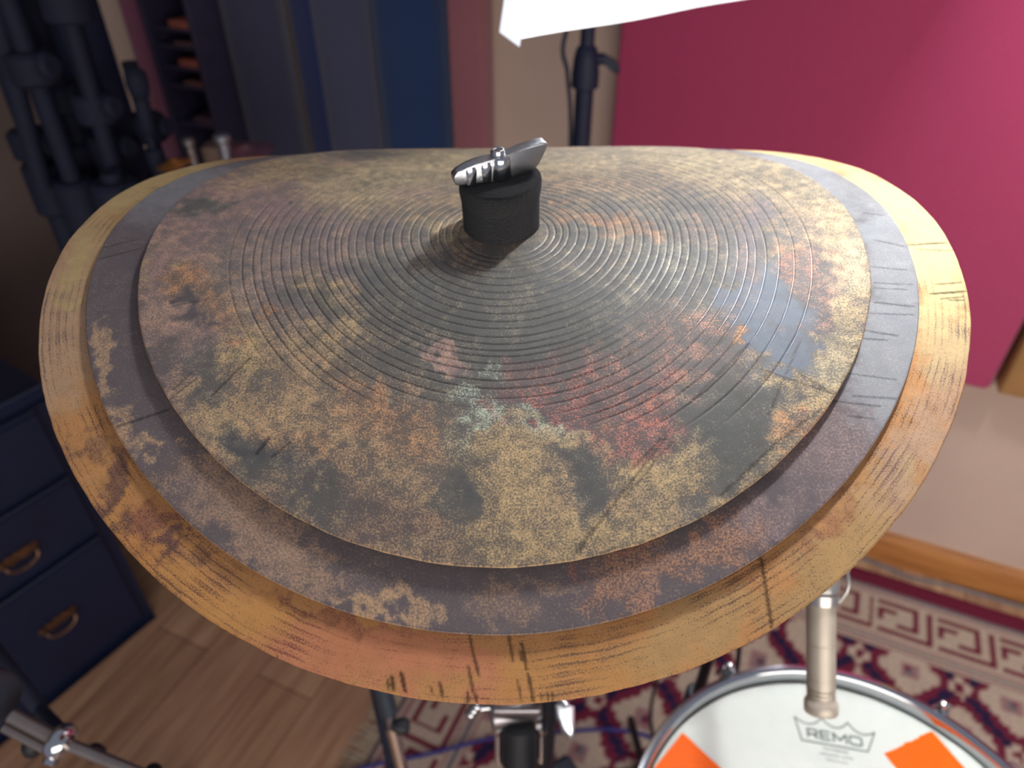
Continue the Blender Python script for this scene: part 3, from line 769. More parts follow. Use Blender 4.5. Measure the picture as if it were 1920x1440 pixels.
# ------------------------------------------------------------------ rug
def rug():
    t = thing('rug', W(.2, .6, 0), 'maroon and cream patterned woven rug with a Greek key border on the wood floor', 'rug')
    s0, s1, t0, t1 = -.505, 1.45, -.35, 1.315; st = .0055
    ns = int((s1 - s0) / st); nt_ = int((t1 - t0) / st)
    S, T = np.meshgrid(np.linspace(s0, s1, ns + 1), np.linspace(t0, t1, nt_ + 1), indexing='ij')
    cream = np.array(lin((188, 168, 150))); maroon = np.array(lin((112, 38, 58))); navy = np.array(lin((44, 36, 66))); greyl = np.array(lin((120, 112, 116))); pink = np.array(lin((160, 118, 118)))
    col = np.tile(cream, (ns + 1, nt_ + 1, 1))
    # field lattice of stepped lozenges
    q = .0085; Sq = np.round(S / q) * q; Tq = np.round(T / q) * q
    X = (Sq + .055) / .095; Y = (Tq - .752) / .108; a = (X + Y) / 2; b = (X - Y) / 2
    fa = np.abs(a - np.floor(a) - .5); fb = np.abs(b - np.floor(b) - .5); d = np.minimum(fa, fb); dn = np.maximum(fa, fb)
    col[d < .17] = maroon; col[d < .065] = navy
    node = (dn < .16); col[node] = maroon; col[dn < .125] = cream; col[dn < .055] = maroon
    ca = np.abs(a - np.round(a)); cb = np.abs(b - np.round(b)); cd = ca + cb
    col[cd < .17] = pink; col[cd < .11] = greyl; col[cd < .045] = maroon
    KEY = ["M.MMMMMMMM..", "M........M..", "M.MMMM...M..", "M.M......M..", "M.M......M..", "M.....MMMM..", "M...........", "M.MMMMMMMMMM"]
    K = np.array([[c == 'M' for c in r] for r in KEY])
    def band(dist, along, base):
        """dist: distance inward from the rug's edge"""
        k0, k1 = .076, .165
        m = dist < .205
        c = np.tile(cream, dist.shape + (1,))
        c[dist < .044] = maroon; c[(dist >= .044) & (dist < .052)] = greyl; c[(dist >= .056) & (dist < .066)] = pink
        ki = np.clip(((dist - k0) / (k1 - k0) * 8).astype(int), 0, 7); kj = (np.floor((along - base) / .12 * 12).astype(int)) % 12
        inb = (dist >= k0) & (dist < k1)
        c[inb & K[ki, kj]] = maroon
        c[(dist >= .172) & (dist < .178)] = pink; c[(dist >= .183) & (dist < .191)] = greyl; c[(dist >= .196) & (dist < .203)] = pink
        return m, c
    dt = t1 - T; m, c = band(dt, S, .338)
    m2, c2 = band(S - s0 + .045 - .004, -T, -.06)
    left = m2 & ((S - s0 + .04) < dt)
    col[m] = c[m]; col[left] = c2[left]
    Z = .006 + .0012 * fbm(S, T, 9) + .0006 * fbm(S, T, 90, 7)
    P = np.stack([E1.x * S + E2.x * T, E1.y * S + E2.y * T, Z], -1).reshape(-1, 3)
    idx = np.arange((ns + 1) * (nt_ + 1)).reshape(ns + 1, nt_ + 1)
    q4 = np.stack([idx[:-1, :-1], idx[1:, :-1], idx[1:, 1:], idx[:-1, 1:]], -1).reshape(-1, 4)
    # skirt down to the floor
    me = bpy.data.meshes.new('rug_weave'); nv = len(P)
    edge = np.concatenate([idx[:, 0], idx[-1, 1:], idx[::-1, -1][1:], idx[0, ::-1][1:-1]])
    P2 = P[edge].copy(); P2[:, 2] = .0004; low = np.arange(len(edge)) + nv
    sk = np.stack([edge, low, np.roll(low, -1), np.roll(edge, -1)], 1)
    allq = np.concatenate([q4, sk]).astype(np.int32); PP = np.concatenate([P, P2])
    me.vertices.add(len(PP)); me.vertices.foreach_set('co', PP.astype(np.float32).ravel()); me.loops.add(allq.size); me.loops.foreach_set('vertex_index', allq.ravel())
    me.polygons.add(len(allq)); me.polygons.foreach_set('loop_start', np.arange(0, allq.size, 4, dtype=np.int32)); me.polygons.foreach_set('loop_total', np.full(len(allq), 4, np.int32))
    me.update(calc_edges=True)
    cc = col.reshape(-1, 3); cc = np.concatenate([cc, cc[edge]]); cc = np.concatenate([cc, np.ones((len(cc), 1))], 1).astype(np.float32)
    me.attributes.new('yarn', 'FLOAT_COLOR', 'POINT').data.foreach_set('color', cc.ravel())
    m = bpy.data.materials.new('woven_wool'); m.use_nodes = True; n = m.node_tree; bs = n.nodes['Principled BSDF']
    at = n.nodes.new('ShaderNodeAttribute'); at.attribute_name = 'yarn'; tc = n.nodes.new('ShaderNodeTexCoord')
    nz = n.nodes.new('ShaderNodeTexNoise'); nz.inputs['Scale'].default_value = 260; n.links.new(tc.outputs['Object'], nz.inputs['Vector'])
    mr = n.nodes.new('ShaderNodeMapRange'); mr.inputs[3].default_value = .6; mr.inputs[4].default_value = 1.35; n.links.new(nz.outputs[0], mr.inputs[0])
    sv = n.nodes.new('ShaderNodeVectorMath'); sv.operation = 'SCALE'; n.links.new(at.outputs['Color'], sv.inputs[0]); n.links.new(mr.outputs[0], sv.inputs['Scale'])
    n.links.new(sv.outputs[0], bs.inputs['Base Color']); bs.inputs['Roughness'].default_value = .95; bs.inputs['Specular IOR Level'].default_value = .1
    bp = n.nodes.new('ShaderNodeBump'); bp.inputs['Distance'].default_value = .002; bp.inputs['Strength'].default_value = .6; n.links.new(nz.outputs[0], bp.inputs['Height']); n.links.new(bp.outputs[0], bs.inputs['Normal'])
    me.materials.append(m); me.shade_smooth()
    o = link('weave', me, t); o.matrix_parent_inverse = t.matrix_basis.inverted()
    bm = B(); rr = random.Random(3)
    for k in range(520):
        tt = t0 + (t1 - t0) * k / 520; L_ = .04 + rr.random() * .02; dd = (rr.random() - .5) * .016
        a = W(s0 + .002, tt, .004); b = W(s0 - L_ * .5, tt + dd * .5, .0035); c = W(s0 - L_, tt + dd, .0012)
        wv = E2 * .0011; u = Vector((0, 0, .0012))
        r1 = [bm.verts.new(p) for p in (a - wv, a + wv, a + u)]; r2 = [bm.verts.new(p) for p in (b - wv, b + wv, b + u)]; r3 = [bm.verts.new(p) for p in (c - wv * .4, c + wv * .4, c + u * .4)]
        bridge(bm, r1, r2); bridge(bm, r2, r3)
    prop(obj('fringe', bm, mat('cream_wool', (196, 180, 158), .95), t, smooth=0), kind='stuff')
rug()

# ------------------------------------------------------------------ snare drum
SC = Vector((.282, .207, .695))
def snare():
    t = thing('snare_drum', (SC.x, SC.y, .54), 'white-headed snare drum with chrome hoop and orange tape, below the cymbals on the right', 'snare drum')
    up = Vector((0, 0, 1)); hm = mat('drum_head_white', (222, 225, 216), .6, 0, noise=(60, .02))
    bm = B(); lathe(bm, SC - up * .155, up, [(0, .1775), (.004, .1795), (.146, .1795), (.150, .1775)], 128); obj('shell', bm, mat('dark_maple_lacquer', (60, 30, 26), .25), t)
    bm = B(); lathe(bm, SC - up * .006, up, [(0, .1815), (.0045, .1815), (.006, .178), (.0062, .168), (.0062, .05), (.0062, .001)], 128)
    head = obj('drum_head', bm, hm, t); head['label'] = 'white coated drum head with a printed crown logo'
    for z in (.0, -.155):
        bm = B(); lathe(bm, SC + up * (z - (.0105 if z > -.1 else .014)), up, [(0, .1822), (.001, .1875), (.012, .1868), (.0195, .1862), (.021, .1868), (.0232, .1895), (.0242, .1915), (.0236, .193), (.0222, .1925), (.0208, .1895), (.002, .1905), (0, .1895)][::-1] if False else
                        [(0, .1835), (.022, .1835), (.0245, .1850), (.0262, .1880), (.0255, .1915), (.0235, .1928), (.0215, .1915), (.019, .1882), (.003, .1872), (0, .1900), (-.003, .1900), (-.003, .1835), (0, .1835)], 160, cap=False)
        obj('hoop', bm, chrome, t)
    for k in range(6):
        a = math.radians(48 + 60.5 * k); d = Vector((math.cos(a), math.sin(a), 0)); s_ = Vector((-d.y, d.x, 0))
        bm = B(); cyl(bm, SC + d * .1985 - up * .075, SC + d * .1985 + up * .012, .0028)
        box(bm, SC + d * .1955 + up * .004, (.016, .015, .007), Matrix((d, s_, up)).transposed(), .002)
        cyl(bm, SC + d * .1985 + up * .0075, SC + d * .1985 + up * .0125, .0062, ch=.001)
        lathe(bm, SC + d * .1985 + up * .0125, up, [(0, .0036), (.001, .0048), (.006, .0050), (.0085, .0040), (.0095, .002)], 16)
        obj('tension_rod', bm, chrome, t)
        bm = B(); box(bm, SC + d * .188 - up * .085, (.020, .016, .06), Matrix((d, s_, up)).transposed(), .006); obj('lug', bm, chrome, t)
    a = math.radians(29); d = Vector((math.cos(a), math.sin(a), 0)); s_ = Vector((-d.y, d.x, 0)); Ms = Matrix((d, s_, up)).transposed()
    bm = B(); box(bm, SC + d * .193 - up * .055, (.024, .034, .07), Ms, .005); box(bm, SC + d * .206 - up * .026, (.014, .020, .022), Ms, .004); cyl(bm, SC + d * .207 - up * .02, SC + d * .207 - up * .004, .007, ch=.001)
    obj('snare_strainer', bm, chrome, t)
    # strips of orange tape from the head over the hoop
    tm = mat('orange_gaffer_tape', (255, 104, 12), .55, noise=(80, .04)); tm.node_tree.nodes['Principled BSDF'].inputs['Specular IOR Level'].default_value = .15
    def tape(corner, ex, ey, w_, l_, tears):
        # flat strip stuck on the head: corner, direction across, direction along, width, length; one torn end
        ex = Vector((*ex, 0)).normalized(); ey = Vector((*ey, 0)).normalized(); c = SC + Vector((corner[0], corner[1], .0006)); bm = B()
        rr = random.Random(5); n = 16; top_ = [c + ex * (w_ * k / n) + ey * (0 if k in (0, n) else tears * rr.uniform(-.0012, .0015)) for k in range(n + 1)]
        out = top_ + [c + ex * w_ + ey * l_, c + ey * l_]
        lo = [bm.verts.new(v) for v in out]; hi = [bm.verts.new(v + Vector((0, 0, .0003))) for v in out]
        bm.faces.new(hi); bm.faces.new(lo[::-1]); bridge(bm, lo, hi)
        obj('orange_tape', bm, tm, t, smooth=0)['label'] = 'strip of bright orange tape stuck on the white head'
    tape((-.1195, .1300), (-.70, -.71), (.66, -.75), .050, .10, 0)
    tape((.0645, .1105), (.93, .36), (.37, -.93), .0585, .085, .6)
    # printed crown and letters
    ink = mat('printed_grey_green_ink', (104, 116, 106), .6)
    o_ = Vector((-.008, .123)); ex = Vector((.983, -.186)); ey = Vector((.186, .983))
    def P(x, y, z=.0005): q = o_ + ex * x + ey * y; return SC + Vector((q.x, q.y, z))
    def stroke(bm, pts, w_, closed=False):
        n = len(pts); pts = [Vector(p) for p in pts]
        for i in range(n if closed else n - 1):
            a, b = pts[i], pts[(i + 1) % n]; d = (b - a).normalized(); s_ = Vector((-d.y, d.x)) * w_ / 2; a2 = a - d * w_ * .35; b2 = b + d * w_ * .35
            lo = [P(*(v)) for v in (a2 - s_, b2 - s_, b2 + s_, a2 + s_)]
            lo = [bm.verts.new(v) for v in lo]; hi = [bm.verts.new(v.co + Vector((0, 0, .0002))) for v in lo]
            bm.faces.new(hi); bridge(bm, lo, hi)
    def arc(a, b, sag, n=10):
        a = Vector(a); b = Vector(b); d = b - a; s_ = Vector((d.y, -d.x)).normalized()
        return [tuple(a + d * (k / n) + s_ * (sag * 4 * (k / n) * (1 - k / n))) for k in range(n + 1)]
    bm = B()
    tl, p1, p2, tr, br, bl = (-.004, .0220), (.0212, .0255), (.0455, .0255), (.0690, .0200), (.0592, .0), (.0, .0)
    stroke(bm, arc(tl, p1, .0065) + arc(p1, p2, .0075)[1:] + arc(p2, tr, .0065)[1:] + [br, bl], .0012, True)
    lg = obj('crown_print', bm, ink, head, smooth=0)
    pass
    G = {'R': [[(0, 0), (0, 1), (.85, 1), (1, .85), (1, .55), (.85, .42), (0, .42)], [(.62, .42), (1, 0)]], 'E': [[(1, 0), (0, 0), (0, 1), (1, 1)], [(0, .5), (.85, .5)]],
         'M': [[(0, 0), (0, 1), (.5, .25), (1, 1), (1, 0)]], 'O': [[(.15, 0), (0, .15), (0, .85), (.15, 1), (.85, 1), (1, .85), (1, .15), (.85, 0), (.15, 0)]]}
    bm = B(); x = .0065
    for ch, wd in (('R', .0085), ('E', .0085), ('M', .0115), ('O', .0105)):
        for s_ in G[ch]: stroke(bm, [(x + a * wd, .0045 + b * .0078) for a, b in s_], .0016)
        x += wd + .0032
    stroke(bm, [(.0545, .0115), (.0558, .0115)], .0012)
    lt = obj('letters', bm, ink, head, smooth=0)
    for txt, y, sz, wdt in (('WEATHERKING', -.0058, .0042, .023), ('AMBASSADOR  COATED', -.0108, .0034, .030), ('MADE IN U.S.A.', -.0156, .0032, .020)):
        cu = bpy.data.curves.new('small_print', 'FONT'); cu.body = txt; cu.size = sz; cu.align_x = 'CENTER'
        tmp = bpy.data.objects.new('small_print', cu); C.objects.link(tmp)
        dg = bpy.context.evaluated_depsgraph_get(); me = bpy.data.meshes.new_from_object(tmp.evaluated_get(dg)); bpy.data.objects.remove(tmp)
        xs = [v.co.x for v in me.vertices]; k = wdt / (max(xs) - min(xs))
        for v in me.vertices:
            v.co = P(.0295 + v.co.x * k, y + v.co.y, .00065)
        me.materials.clear(); me.materials.append(ink)
        link("small_print", me, head)
snare()
st = thing('snare_stand', (SC.x, SC.y, 0), 'black tripod stand holding up the snare drum', 'drum stand')
for k in range(3):
    a = math.radians(90 + 120 * k); d = Vector((math.cos(a), math.sin(a), 0)); c0 = Vector((SC.x, SC.y, 0))
    bm = B(); tube(bm, [c0 + Vector((0, 0, .46)), c0 + d * .12 + Vector((0, 0, .50)), c0 + d * .197 + Vector((0, 0, .525)), c0 + d * .203 + Vector((0, 0, .55))], .006); obj('basket_arm', bm, black_metal, st)
    bm = B(); cyl(bm, c0 + Vector((0, 0, .25)), c0 + d * .26 + Vector((0, 0, .010)), .008); obj('leg', bm, black_metal, st)
bm = B(); cyl(bm, (SC.x, SC.y, .12), (SC.x, SC.y, .48), .011); obj('tube', bm, black_metal, st)

# ------------------------------------------------------------------ condenser microphone over the snare
def snare_mic():
    nick = mat('satin_nickel', (204, 192, 174), .45, .35, noise=(50, .05))
    tip_ = Vector((.2350, .2780, .8440)); ax = Vector((.0015, .606, .7955)).normalized()
    t = thing('microphone', tip_, 'satin nickel pencil microphone pointing down at the snare drum head', 'microphone')
    bm = B(); lathe(bm, tip_, ax, [(0, .0085), (.0004, .0116), (.0012, .0122), (.0085, .0122), (.0098, .0112), (.0108, .0104), (.0118, .0103), (.0121, .0094), (.0136, .0094), (.0139, .0103), (.0150, .0103), (.0153, .0094), (.0168, .0094), (.0171, .0103), (.0182, .0103), (.0185, .0094), (.0196, .0094), (.0199, .0104), (.0270, .0104)], 64)
    obj('capsule', bm, nick, t)
    bm = B(); lathe(bm, tip_ + ax * .0270, ax, [(0, .0100), (.0003, .0105), (.0255, .0105), (.0258, .0101), (.0261, .0101), (.0264, .0106), (.078, .0106), (.081, .0098)], 64); obj('body', bm, nick, t)
    clipm = mat('frosted_clip_metal', (196, 192, 186), .28, .8)
    s_ = thing('microphone_stand', (.228, .462, 0), 'black stand behind the snare drum with a silver clip holding the pencil microphone', 'microphone stand')
    bm = B(); c = tip_ + ax * .083; lathe(bm, c, ax, [(0, .0112), (.0006, .0124), (.008, .0128), (.0085, .0112), (.0105, .0108), (.0110, .0130), (.019, .0130), (.023, .0112), (.030, .0100), (.031, .006)], 48)
    box(bm, c + Vector((-.016, .004, .012)), (.016, .008, .010), bevel=.003)
    obj('clip', bm, clipm, s_)
    bm = B(); tube(bm, [c + ax * .004 + Vector((.012, -.004, 0)), c + ax * .014 + Vector((.017, -.006, .004)), c + ax * .026 + Vector((.0165, -.004, .004)), c + ax * .032 + Vector((.011, 0, 0)), c + ax * .031 + Vector((.0, .0, 0))], .0013); bmesh.ops.create_uvsphere(bm, u_segments=12, v_segments=8, radius=.0032, matrix=Matrix.Translation(c + ax * .027 + Vector((.016, -.004, .004)))); obj('clip_loop', bm, clipm, s_)
    q = Vector((.228, .462, .93)); e = c + Vector((-.022, .006, .013))
    bm = B(); cyl(bm, e, q, .005); cyl(bm, q - Vector((.012, 0, 0)), q + Vector((.012, 0, 0)), .011); obj('boom_arm', bm, black_metal, s_)
    bm = B(); cyl(bm, (.228, .462, .94), (.228, .462, .5), .0065); cyl(bm, (.228, .462, .52), (.228, .462, .1), .010); cyl(bm, (.228, .462, .49), (.228, .462, .545), .015, ch=.003); obj('tube', bm, black_metal, s_)
    bm = B(); box(bm, (.222, .447, .475), (.032, .04, .08), bevel=.008); cyl(bm, (.222, .445, .46), (.252, .435, .455), .006); obj('bracket', bm, black_metal, s_)
    for k in range(3):
        a = math.radians(75 + 120 * k); bm = B(); cyl(bm, (.228, .462, .16), (.168 + .24 * math.cos(a), .470 + .24 * math.sin(a), .018), .007); obj('leg', bm, black_metal, s_)
    cb = B(); tube(cb, [(.30, .545, .55), (.318, .55, .40), (.31, .56, .2), (.285, .60, .05), (.27, .70, .0105), (.30, .80, .0105)], .0032); prop(obj('microphone_cable', cb, rubber), 'thin black cable hanging down behind the snare drum to the rug', 'cable')
snare_mic()

# ------------------------------------------------------------------ softbox on its stand
def softbox():
    A = Vector((-.001, .653, 1.2374)); d = Vector((.779, .627, 0)).normalized(); n = Vector((d.y, -d.x, 0)); tau = .26
    up = (Vector((0, 0, 1)) * math.cos(tau) + n * math.sin(tau)).normalized(); n = d.cross(up).normalized()
    Wd, Ht = .72, .95
    t = thing('softbox_lamp', A + d * Wd / 2 - n * .02, 'glowing white rectangular softbox lamp above the far edge of the cymbals', 'softbox')
    dm = bpy.data.materials.new('lit_diffuser'); dm.use_nodes = True; nt = dm.node_tree; b = nt.nodes['Principled BSDF']
    b.inputs['Base Color'].default_value = (.9, .9, .9, 1); b.inputs['Emission Color'].default_value = (.93, .97, 1.0, 1); b.inputs['Emission Strength'].default_value = SOFTBOX_STRENGTH
    wv = nt.nodes.new('ShaderNodeTexNoise'); wv.inputs['Scale'].default_value = 30
    tc = nt.nodes.new('ShaderNodeTexCoord'); ds = nt.nodes.new('ShaderNodeVectorMath'); ds.operation = 'DISTANCE'; ds.inputs[1].default_value = A + d * Wd * .47 + up * Ht * .68
    nt.links.new(tc.outputs['Object'], ds.inputs[0]); mr = nt.nodes.new('ShaderNodeMapRange'); mr.interpolation_type = 'SMOOTHSTEP'
    mr.inputs[1].default_value = .02; mr.inputs[2].default_value = .12; mr.inputs[3].default_value = SOFTBOX_STRENGTH + SOFTBOX_HOT; mr.inputs[4].default_value = SOFTBOX_STRENGTH
    nt.links.new(ds.outputs['Value'], mr.inputs[0]); nt.links.new(mr.outputs[0], b.inputs['Emission Strength'])
    bp = nt.nodes.new('ShaderNodeBump'); bp.inputs['Strength'].default_value = .1; nt.links.new(wv.outputs[0], bp.inputs['Height']); nt.links.new(bp.outputs[0], b.inputs['Normal'])
    def Q(x, y, z): return A + d * x + up * y + n * z
    bm = B(); nx, ny = 24, 18; g = []
    for j in range(ny + 1):
        row = []
        for i in range(nx + 1):
            x = i / nx; y = j / ny; bul = .003 * (1 - (2 * x - 1) ** 4) * (1 - (2 * y - 1) ** 4)
            sag = -.0006 * math.sin(x * 9) * (1 if j == 0 else 0) + (.0007 * math.sin(x * 23) if j == 0 else 0)
            row.append(bm.verts.new(Q(x * Wd, y * Ht + sag, bul)))
        g.append(row)
    for j in range(ny):
        for i in range(nx): bm.faces.new((g[j][i], g[j][i + 1], g[j + 1][i + 1], g[j + 1][i]))
    # back of the cloth
    obj('diffuser', bm, dm, t)
    sk = mat('white_softbox_edge', (235, 242, 252), .8, emit=.95)
    bm = B(); th_ = .004
    for (x0, y0, x1, y1) in ((0, 0, 0, Ht), (0, Ht, Wd, Ht), (Wd, Ht, Wd, 0)):
        a = Q(x0, y0, .012); b2 = Q(x1, y1, .012); c = Q(x1, y1, -.016); e = Q(x0, y0, -.016)
        f = bm.faces.new([bm.verts.new(v) for v in (a, b2, c, e)])
    bmesh.ops.solidify(bm, geom=bm.faces[:], thickness=.003); obj('rim_band', bm, sk, t, smooth=0)
    bk = mat('black_softbox_cloth', (22, 24, 34), .8, bump=(60, .4)); bm = B()
    fr = [Q(0.002, .002, -.004), Q(Wd - .002, .002, -.004), Q(Wd - .002, Ht, -.004), Q(0.002, Ht, -.004)]; cx, cy = Wd / 2, Ht / 2
    bb = [Q(cx - .06, cy - .06, -.20), Q(cx + .06, cy - .06, -.20), Q(cx + .06, cy + .06, -.20), Q(cx - .06, cy + .06, -.20)]
    fr = [bm.verts.new(v) for v in fr]; bb = [bm.verts.new(v) for v in bb]; bridge(bm, fr, bb); bm.faces.new(bb); obj('housing', bm, bk, t, smooth=0)
    bm = B(); cyl(bm, Q(cx, cy, -.19), Q(cx, cy, -.30), .05, .045, ch=.006); obj('lamp_head', bm, black_metal, t)
    hd = Q(cx, cy, -.26)
    px, py = .119, 1.22
    s_ = thing('light_stand', (px, py, 0), 'black light stand with a clamp knob in front of the bare beige wall strip', 'light stand')
    dk = mat('navy_black_plastic', (26, 34, 60), .6)
    bm = B(); cyl(bm, (px, py, .10), (px, py, 1.085), .0155); obj('lower_tube', bm, dk, s_)
    bm = B(); cyl(bm, (px, py, 1.06), (px, py, 1.50), .0115); tube(bm, [(px, py, 1.49), (px + .01, py, 1.53), (hd.x, hd.y, hd.z - .052)], .008); obj('upper_tube', bm, dk, s_)
    bm = B(); lathe(bm, (px, py, 1.050), (0, 0, 1), [(0, .018), (.003, .0225), (.026, .0225), (.032, .0215), (.045, .0205), (.060, .017), (.066, .012)], 32); cyl(bm, (px, py, 1.093), (px + .028, py - .002, 1.096), .009); obj('clamp', bm, dk, s_)
    bm = B(); M = Matrix.Translation((px + .036, py - .004, 1.090)) @ Matrix.Rotation(math.radians(90), 4, 'X') @ Matrix.Rotation(math.radians(-28), 4, 'Z')
    prism(bm, [(-.014, .0085), (.008, .0085), (.018, .004), (.023, -.003), (.019, -.008), (.008, -.0075), (-.003, -.0055), (-.014, -.004)], .012, M, .003); obj('knob', bm, dk, s_)
    for k in range(3):
        a = math.radians(100 + 120 * k); bm = B(); cyl(bm, (px + .015 * math.cos(a), py + .015 * math.sin(a), .42 if k else .42), (px + .13 * math.cos(a), py + .13 * math.sin(a), .016), .007); obj('leg', bm, dk, s_)
    bm = B(); tube(bm, [(hd.x, hd.y, hd.z - .03), (.16, 1.235, 1.3), (.084, 1.20, 1.14), (.088, 1.197, 1.08), (.096, 1.20, 1.02), (.099, 1.205, .92), (.095, 1.20, .6), (.08, 1.19, .2), (.06, 1.17, .0035), (.0, 1.2, .0035), (-.15, 1.22, .0035)], .0036); prop(obj('power_cable', bm, dk), 'black cable hanging beside the light stand pole', 'cable')
    bm = B(); M = Matrix.Translation(Q(-.012, .045, -.012)); tube(bm, [Q(.0, .035, -.006), Q(-.010, .050, -.010), Q(-.012, .085, -.012), Q(-.004, .12, -.01)], .006); obj('strap', bm, dk, t)
softbox()

# ------------------------------------------------------------------ acoustic panels and hangings on the wall
def fabric(name, rgb, scale=900, sheen=.3):
    m = mat(name, rgb, .9, noise=(scale, .22), bump=(scale, .5), sheen=sheen, spec=.2); return m
red = fabric('crimson_cloth', (172, 44, 78)); navy_c = fabric('navy_cloth', (40, 48, 74)); maroon_c = fabric('maroon_cloth', (112, 52, 62))
def wbox(bm, s0, s1, t0, t1, z0, z1, bev=.004): return box(bm, W((s0 + s1) / 2, (t0 + t1) / 2, (z0 + z1) / 2), (s1 - s0, t1 - t0, z1 - z0), ROOM, bev)
def weave_mat(name, rgb):
    m = fabric(name, rgb); nt = m.node_tree; b = nt.nodes['Principled BSDF']
    tc = nt.nodes.new('ShaderNodeTexCoord'); wv = nt.nodes.new('ShaderNodeTexWave'); wv.inputs['Scale'].default_value = 95; wv.bands_direction = 'DIAGONAL'; wv.inputs['Distortion'].default_value = .4
    nt.links.new(tc.outputs['Object'], wv.inputs['Vector']); bp = nt.nodes.new('ShaderNodeBump'); bp.inputs['Strength'].default_value = .5; bp.inputs['Distance'].default_value = .001
    nt.links.new(wv.outputs[0], bp.inputs['Height']); nt.links.new(bp.outputs[0], b.inputs['Normal']); return m
T = WALLT
t = thing('acoustic_panel', W(-.01, T - .03, .552), 'large crimson cloth acoustic panel on the wall right of the light stand', 'acoustic panel', 'cloth panels on the wall')
bm = B(); wbox(bm, -.386, .388, T - .055, T - .004, .552, 1.95, .012); obj('cloth', bm, weave_mat('crimson_weave', (186, 68, 108)), t)  # cloth colour pushed to purple, a hint of the softbox glare
t = thing('acoustic_panel', W(.7, T - .03, .552), 'wood-edged panel at the right edge, beside the large crimson panel', 'acoustic panel', 'cloth panels on the wall')
bm = B(); wbox(bm, .402, .445, T - .052, T - .002, .552, 1.95); wbox(bm, .445, 1.2, T - .052, T - .002, .552, .59); wbox(bm, 1.16, 1.2, T - .052, T - .002, .59, 1.95); obj('frame', bm, room_mat('tan_wood', (150, 108, 64), .6, (8, 8, .8), .3, 6, (188, 142, 92)), t)
bm = B(); wbox(bm, .445, 1.16, T - .045, T - .006, .59, 1.95); obj('cloth', bm, maroon_c, t)
t = thing('acoustic_panel', W(-1.53, T - .03, .5), 'narrow maroon cloth panel on the far left of the wall', 'acoustic panel', 'cloth panels on the wall')
bm = B(); wbox(bm, -1.603, -1.455, T - .055, T - .004, .5, 1.95, .01); obj('cloth', bm, fabric('dull_maroon', (150, 84, 110)), t)
t = thing('acoustic_panel', W(-.69, T - .03, .5), 'narrow maroon-brown cloth strip between the navy curtain and bare wall', 'acoustic panel', 'cloth panels on the wall')
bm = B(); wbox(bm, -.728, -.652, T - .055, T - .004, .5, 1.95, .008); obj('cloth', bm, fabric('brown_maroon', (158, 100, 108)), t)
# navy curtain with folds and a slate hanging
def curtain(s0, s1, rgb, label, folds, depth):
    bm = B(); n = 90; m_ = 12; rows = []
    for j in range(m_ + 1):
        z = .25 + (1.98 - .25) * j / m_
        rows.append([bm.verts.new(W(s0 + (s1 - s0) * i / n, T - .035 - depth * (.5 + .5 * math.sin(i / n * folds * 2 * math.pi + .4 * math.sin(i / n * 7))), z)) for i in range(n + 1)])
    for j in range(m_):
        for i in range(n): bm.faces.new((rows[j][i], rows[j][i + 1], rows[j + 1][i + 1], rows[j + 1][i]))
    bmesh.ops.solidify(bm, geom=bm.faces[:], thickness=.003)
    return prop(obj('curtain', bm, fabric('curtain_cloth', rgb), smooth=80), label, 'curtain', 'curtains on the wall')
curtain(-.905, -.730, (40, 62, 104), 'deep navy curtain hanging next to the narrow maroon-brown strip', 1.0, .02)
curtain(-1.055, -.908, (76, 78, 104), 'slate blue curtain hanging left of the deep navy curtain', 1.0, .015)
curtain(-1.115, -1.058, (46, 54, 98), 'thin navy curtain edge between the two slate hangings', .5, .01)
curtain(-1.30, -1.118, (68, 68, 92), 'dark slate curtain hanging beside the narrow shelf unit', 1.0, .02)
def shelf():
    t = thing('shelf_unit', W(-1.375, T - .05, 0), 'narrow dark shelf unit on the wall beside the narrow maroon panel', 'shelf')
    dk = mat('dark_stained_wood', (58, 52, 78), .6)
    bm = B(); wbox(bm, -1.452, -1.440, T - .13, T - .002, 0.0, 1.95, .002); wbox(bm, -1.318, -1.306, T - .13, T - .002, 0.0, 1.95, .002); wbox(bm, -1.44, -1.318, T - .014, T - .002, 0.0, 1.95, .001); obj('carcass', bm, dk, t)
    for z in (.3, .6, .84, .925, .965, 1.01, 1.045, 1.2, 1.5):
        bm = B(); wbox(bm, -1.44, -1.318, T - .125, T - .014, z - .003, z + .003, .001); obj('shelf_board', bm, dk, t)
    for z0, z1, lab, col in ((.843, .858, 'faint', (86, 60, 70)), (.928, .938, '', (120, 78, 74)), (.968, .984, '', (168, 92, 74)), (1.013, 1.022, '', (96, 68, 70)), (1.048, 1.064, '', (160, 88, 72))):
        bm = B(); wbox(bm, -1.385, -1.325, T - .12, T - .03, z0, z1, .002)
        pos = {.843: 'lowest', .928: 'second lowest', .968: 'middle', 1.013: 'second from the top', 1.048: 'topmost'}[z0]
        prop(obj('book', bm, mat('worn_red_cover', col, .6)), 'small reddish book lying flat on the %s shelf of the dark shelf unit' % pos if pos in ('lowest', 'middle') else 'small reddish book lying flat, %s in the dark shelf unit' % pos, 'book', 'books in the shelf unit')
shelf()

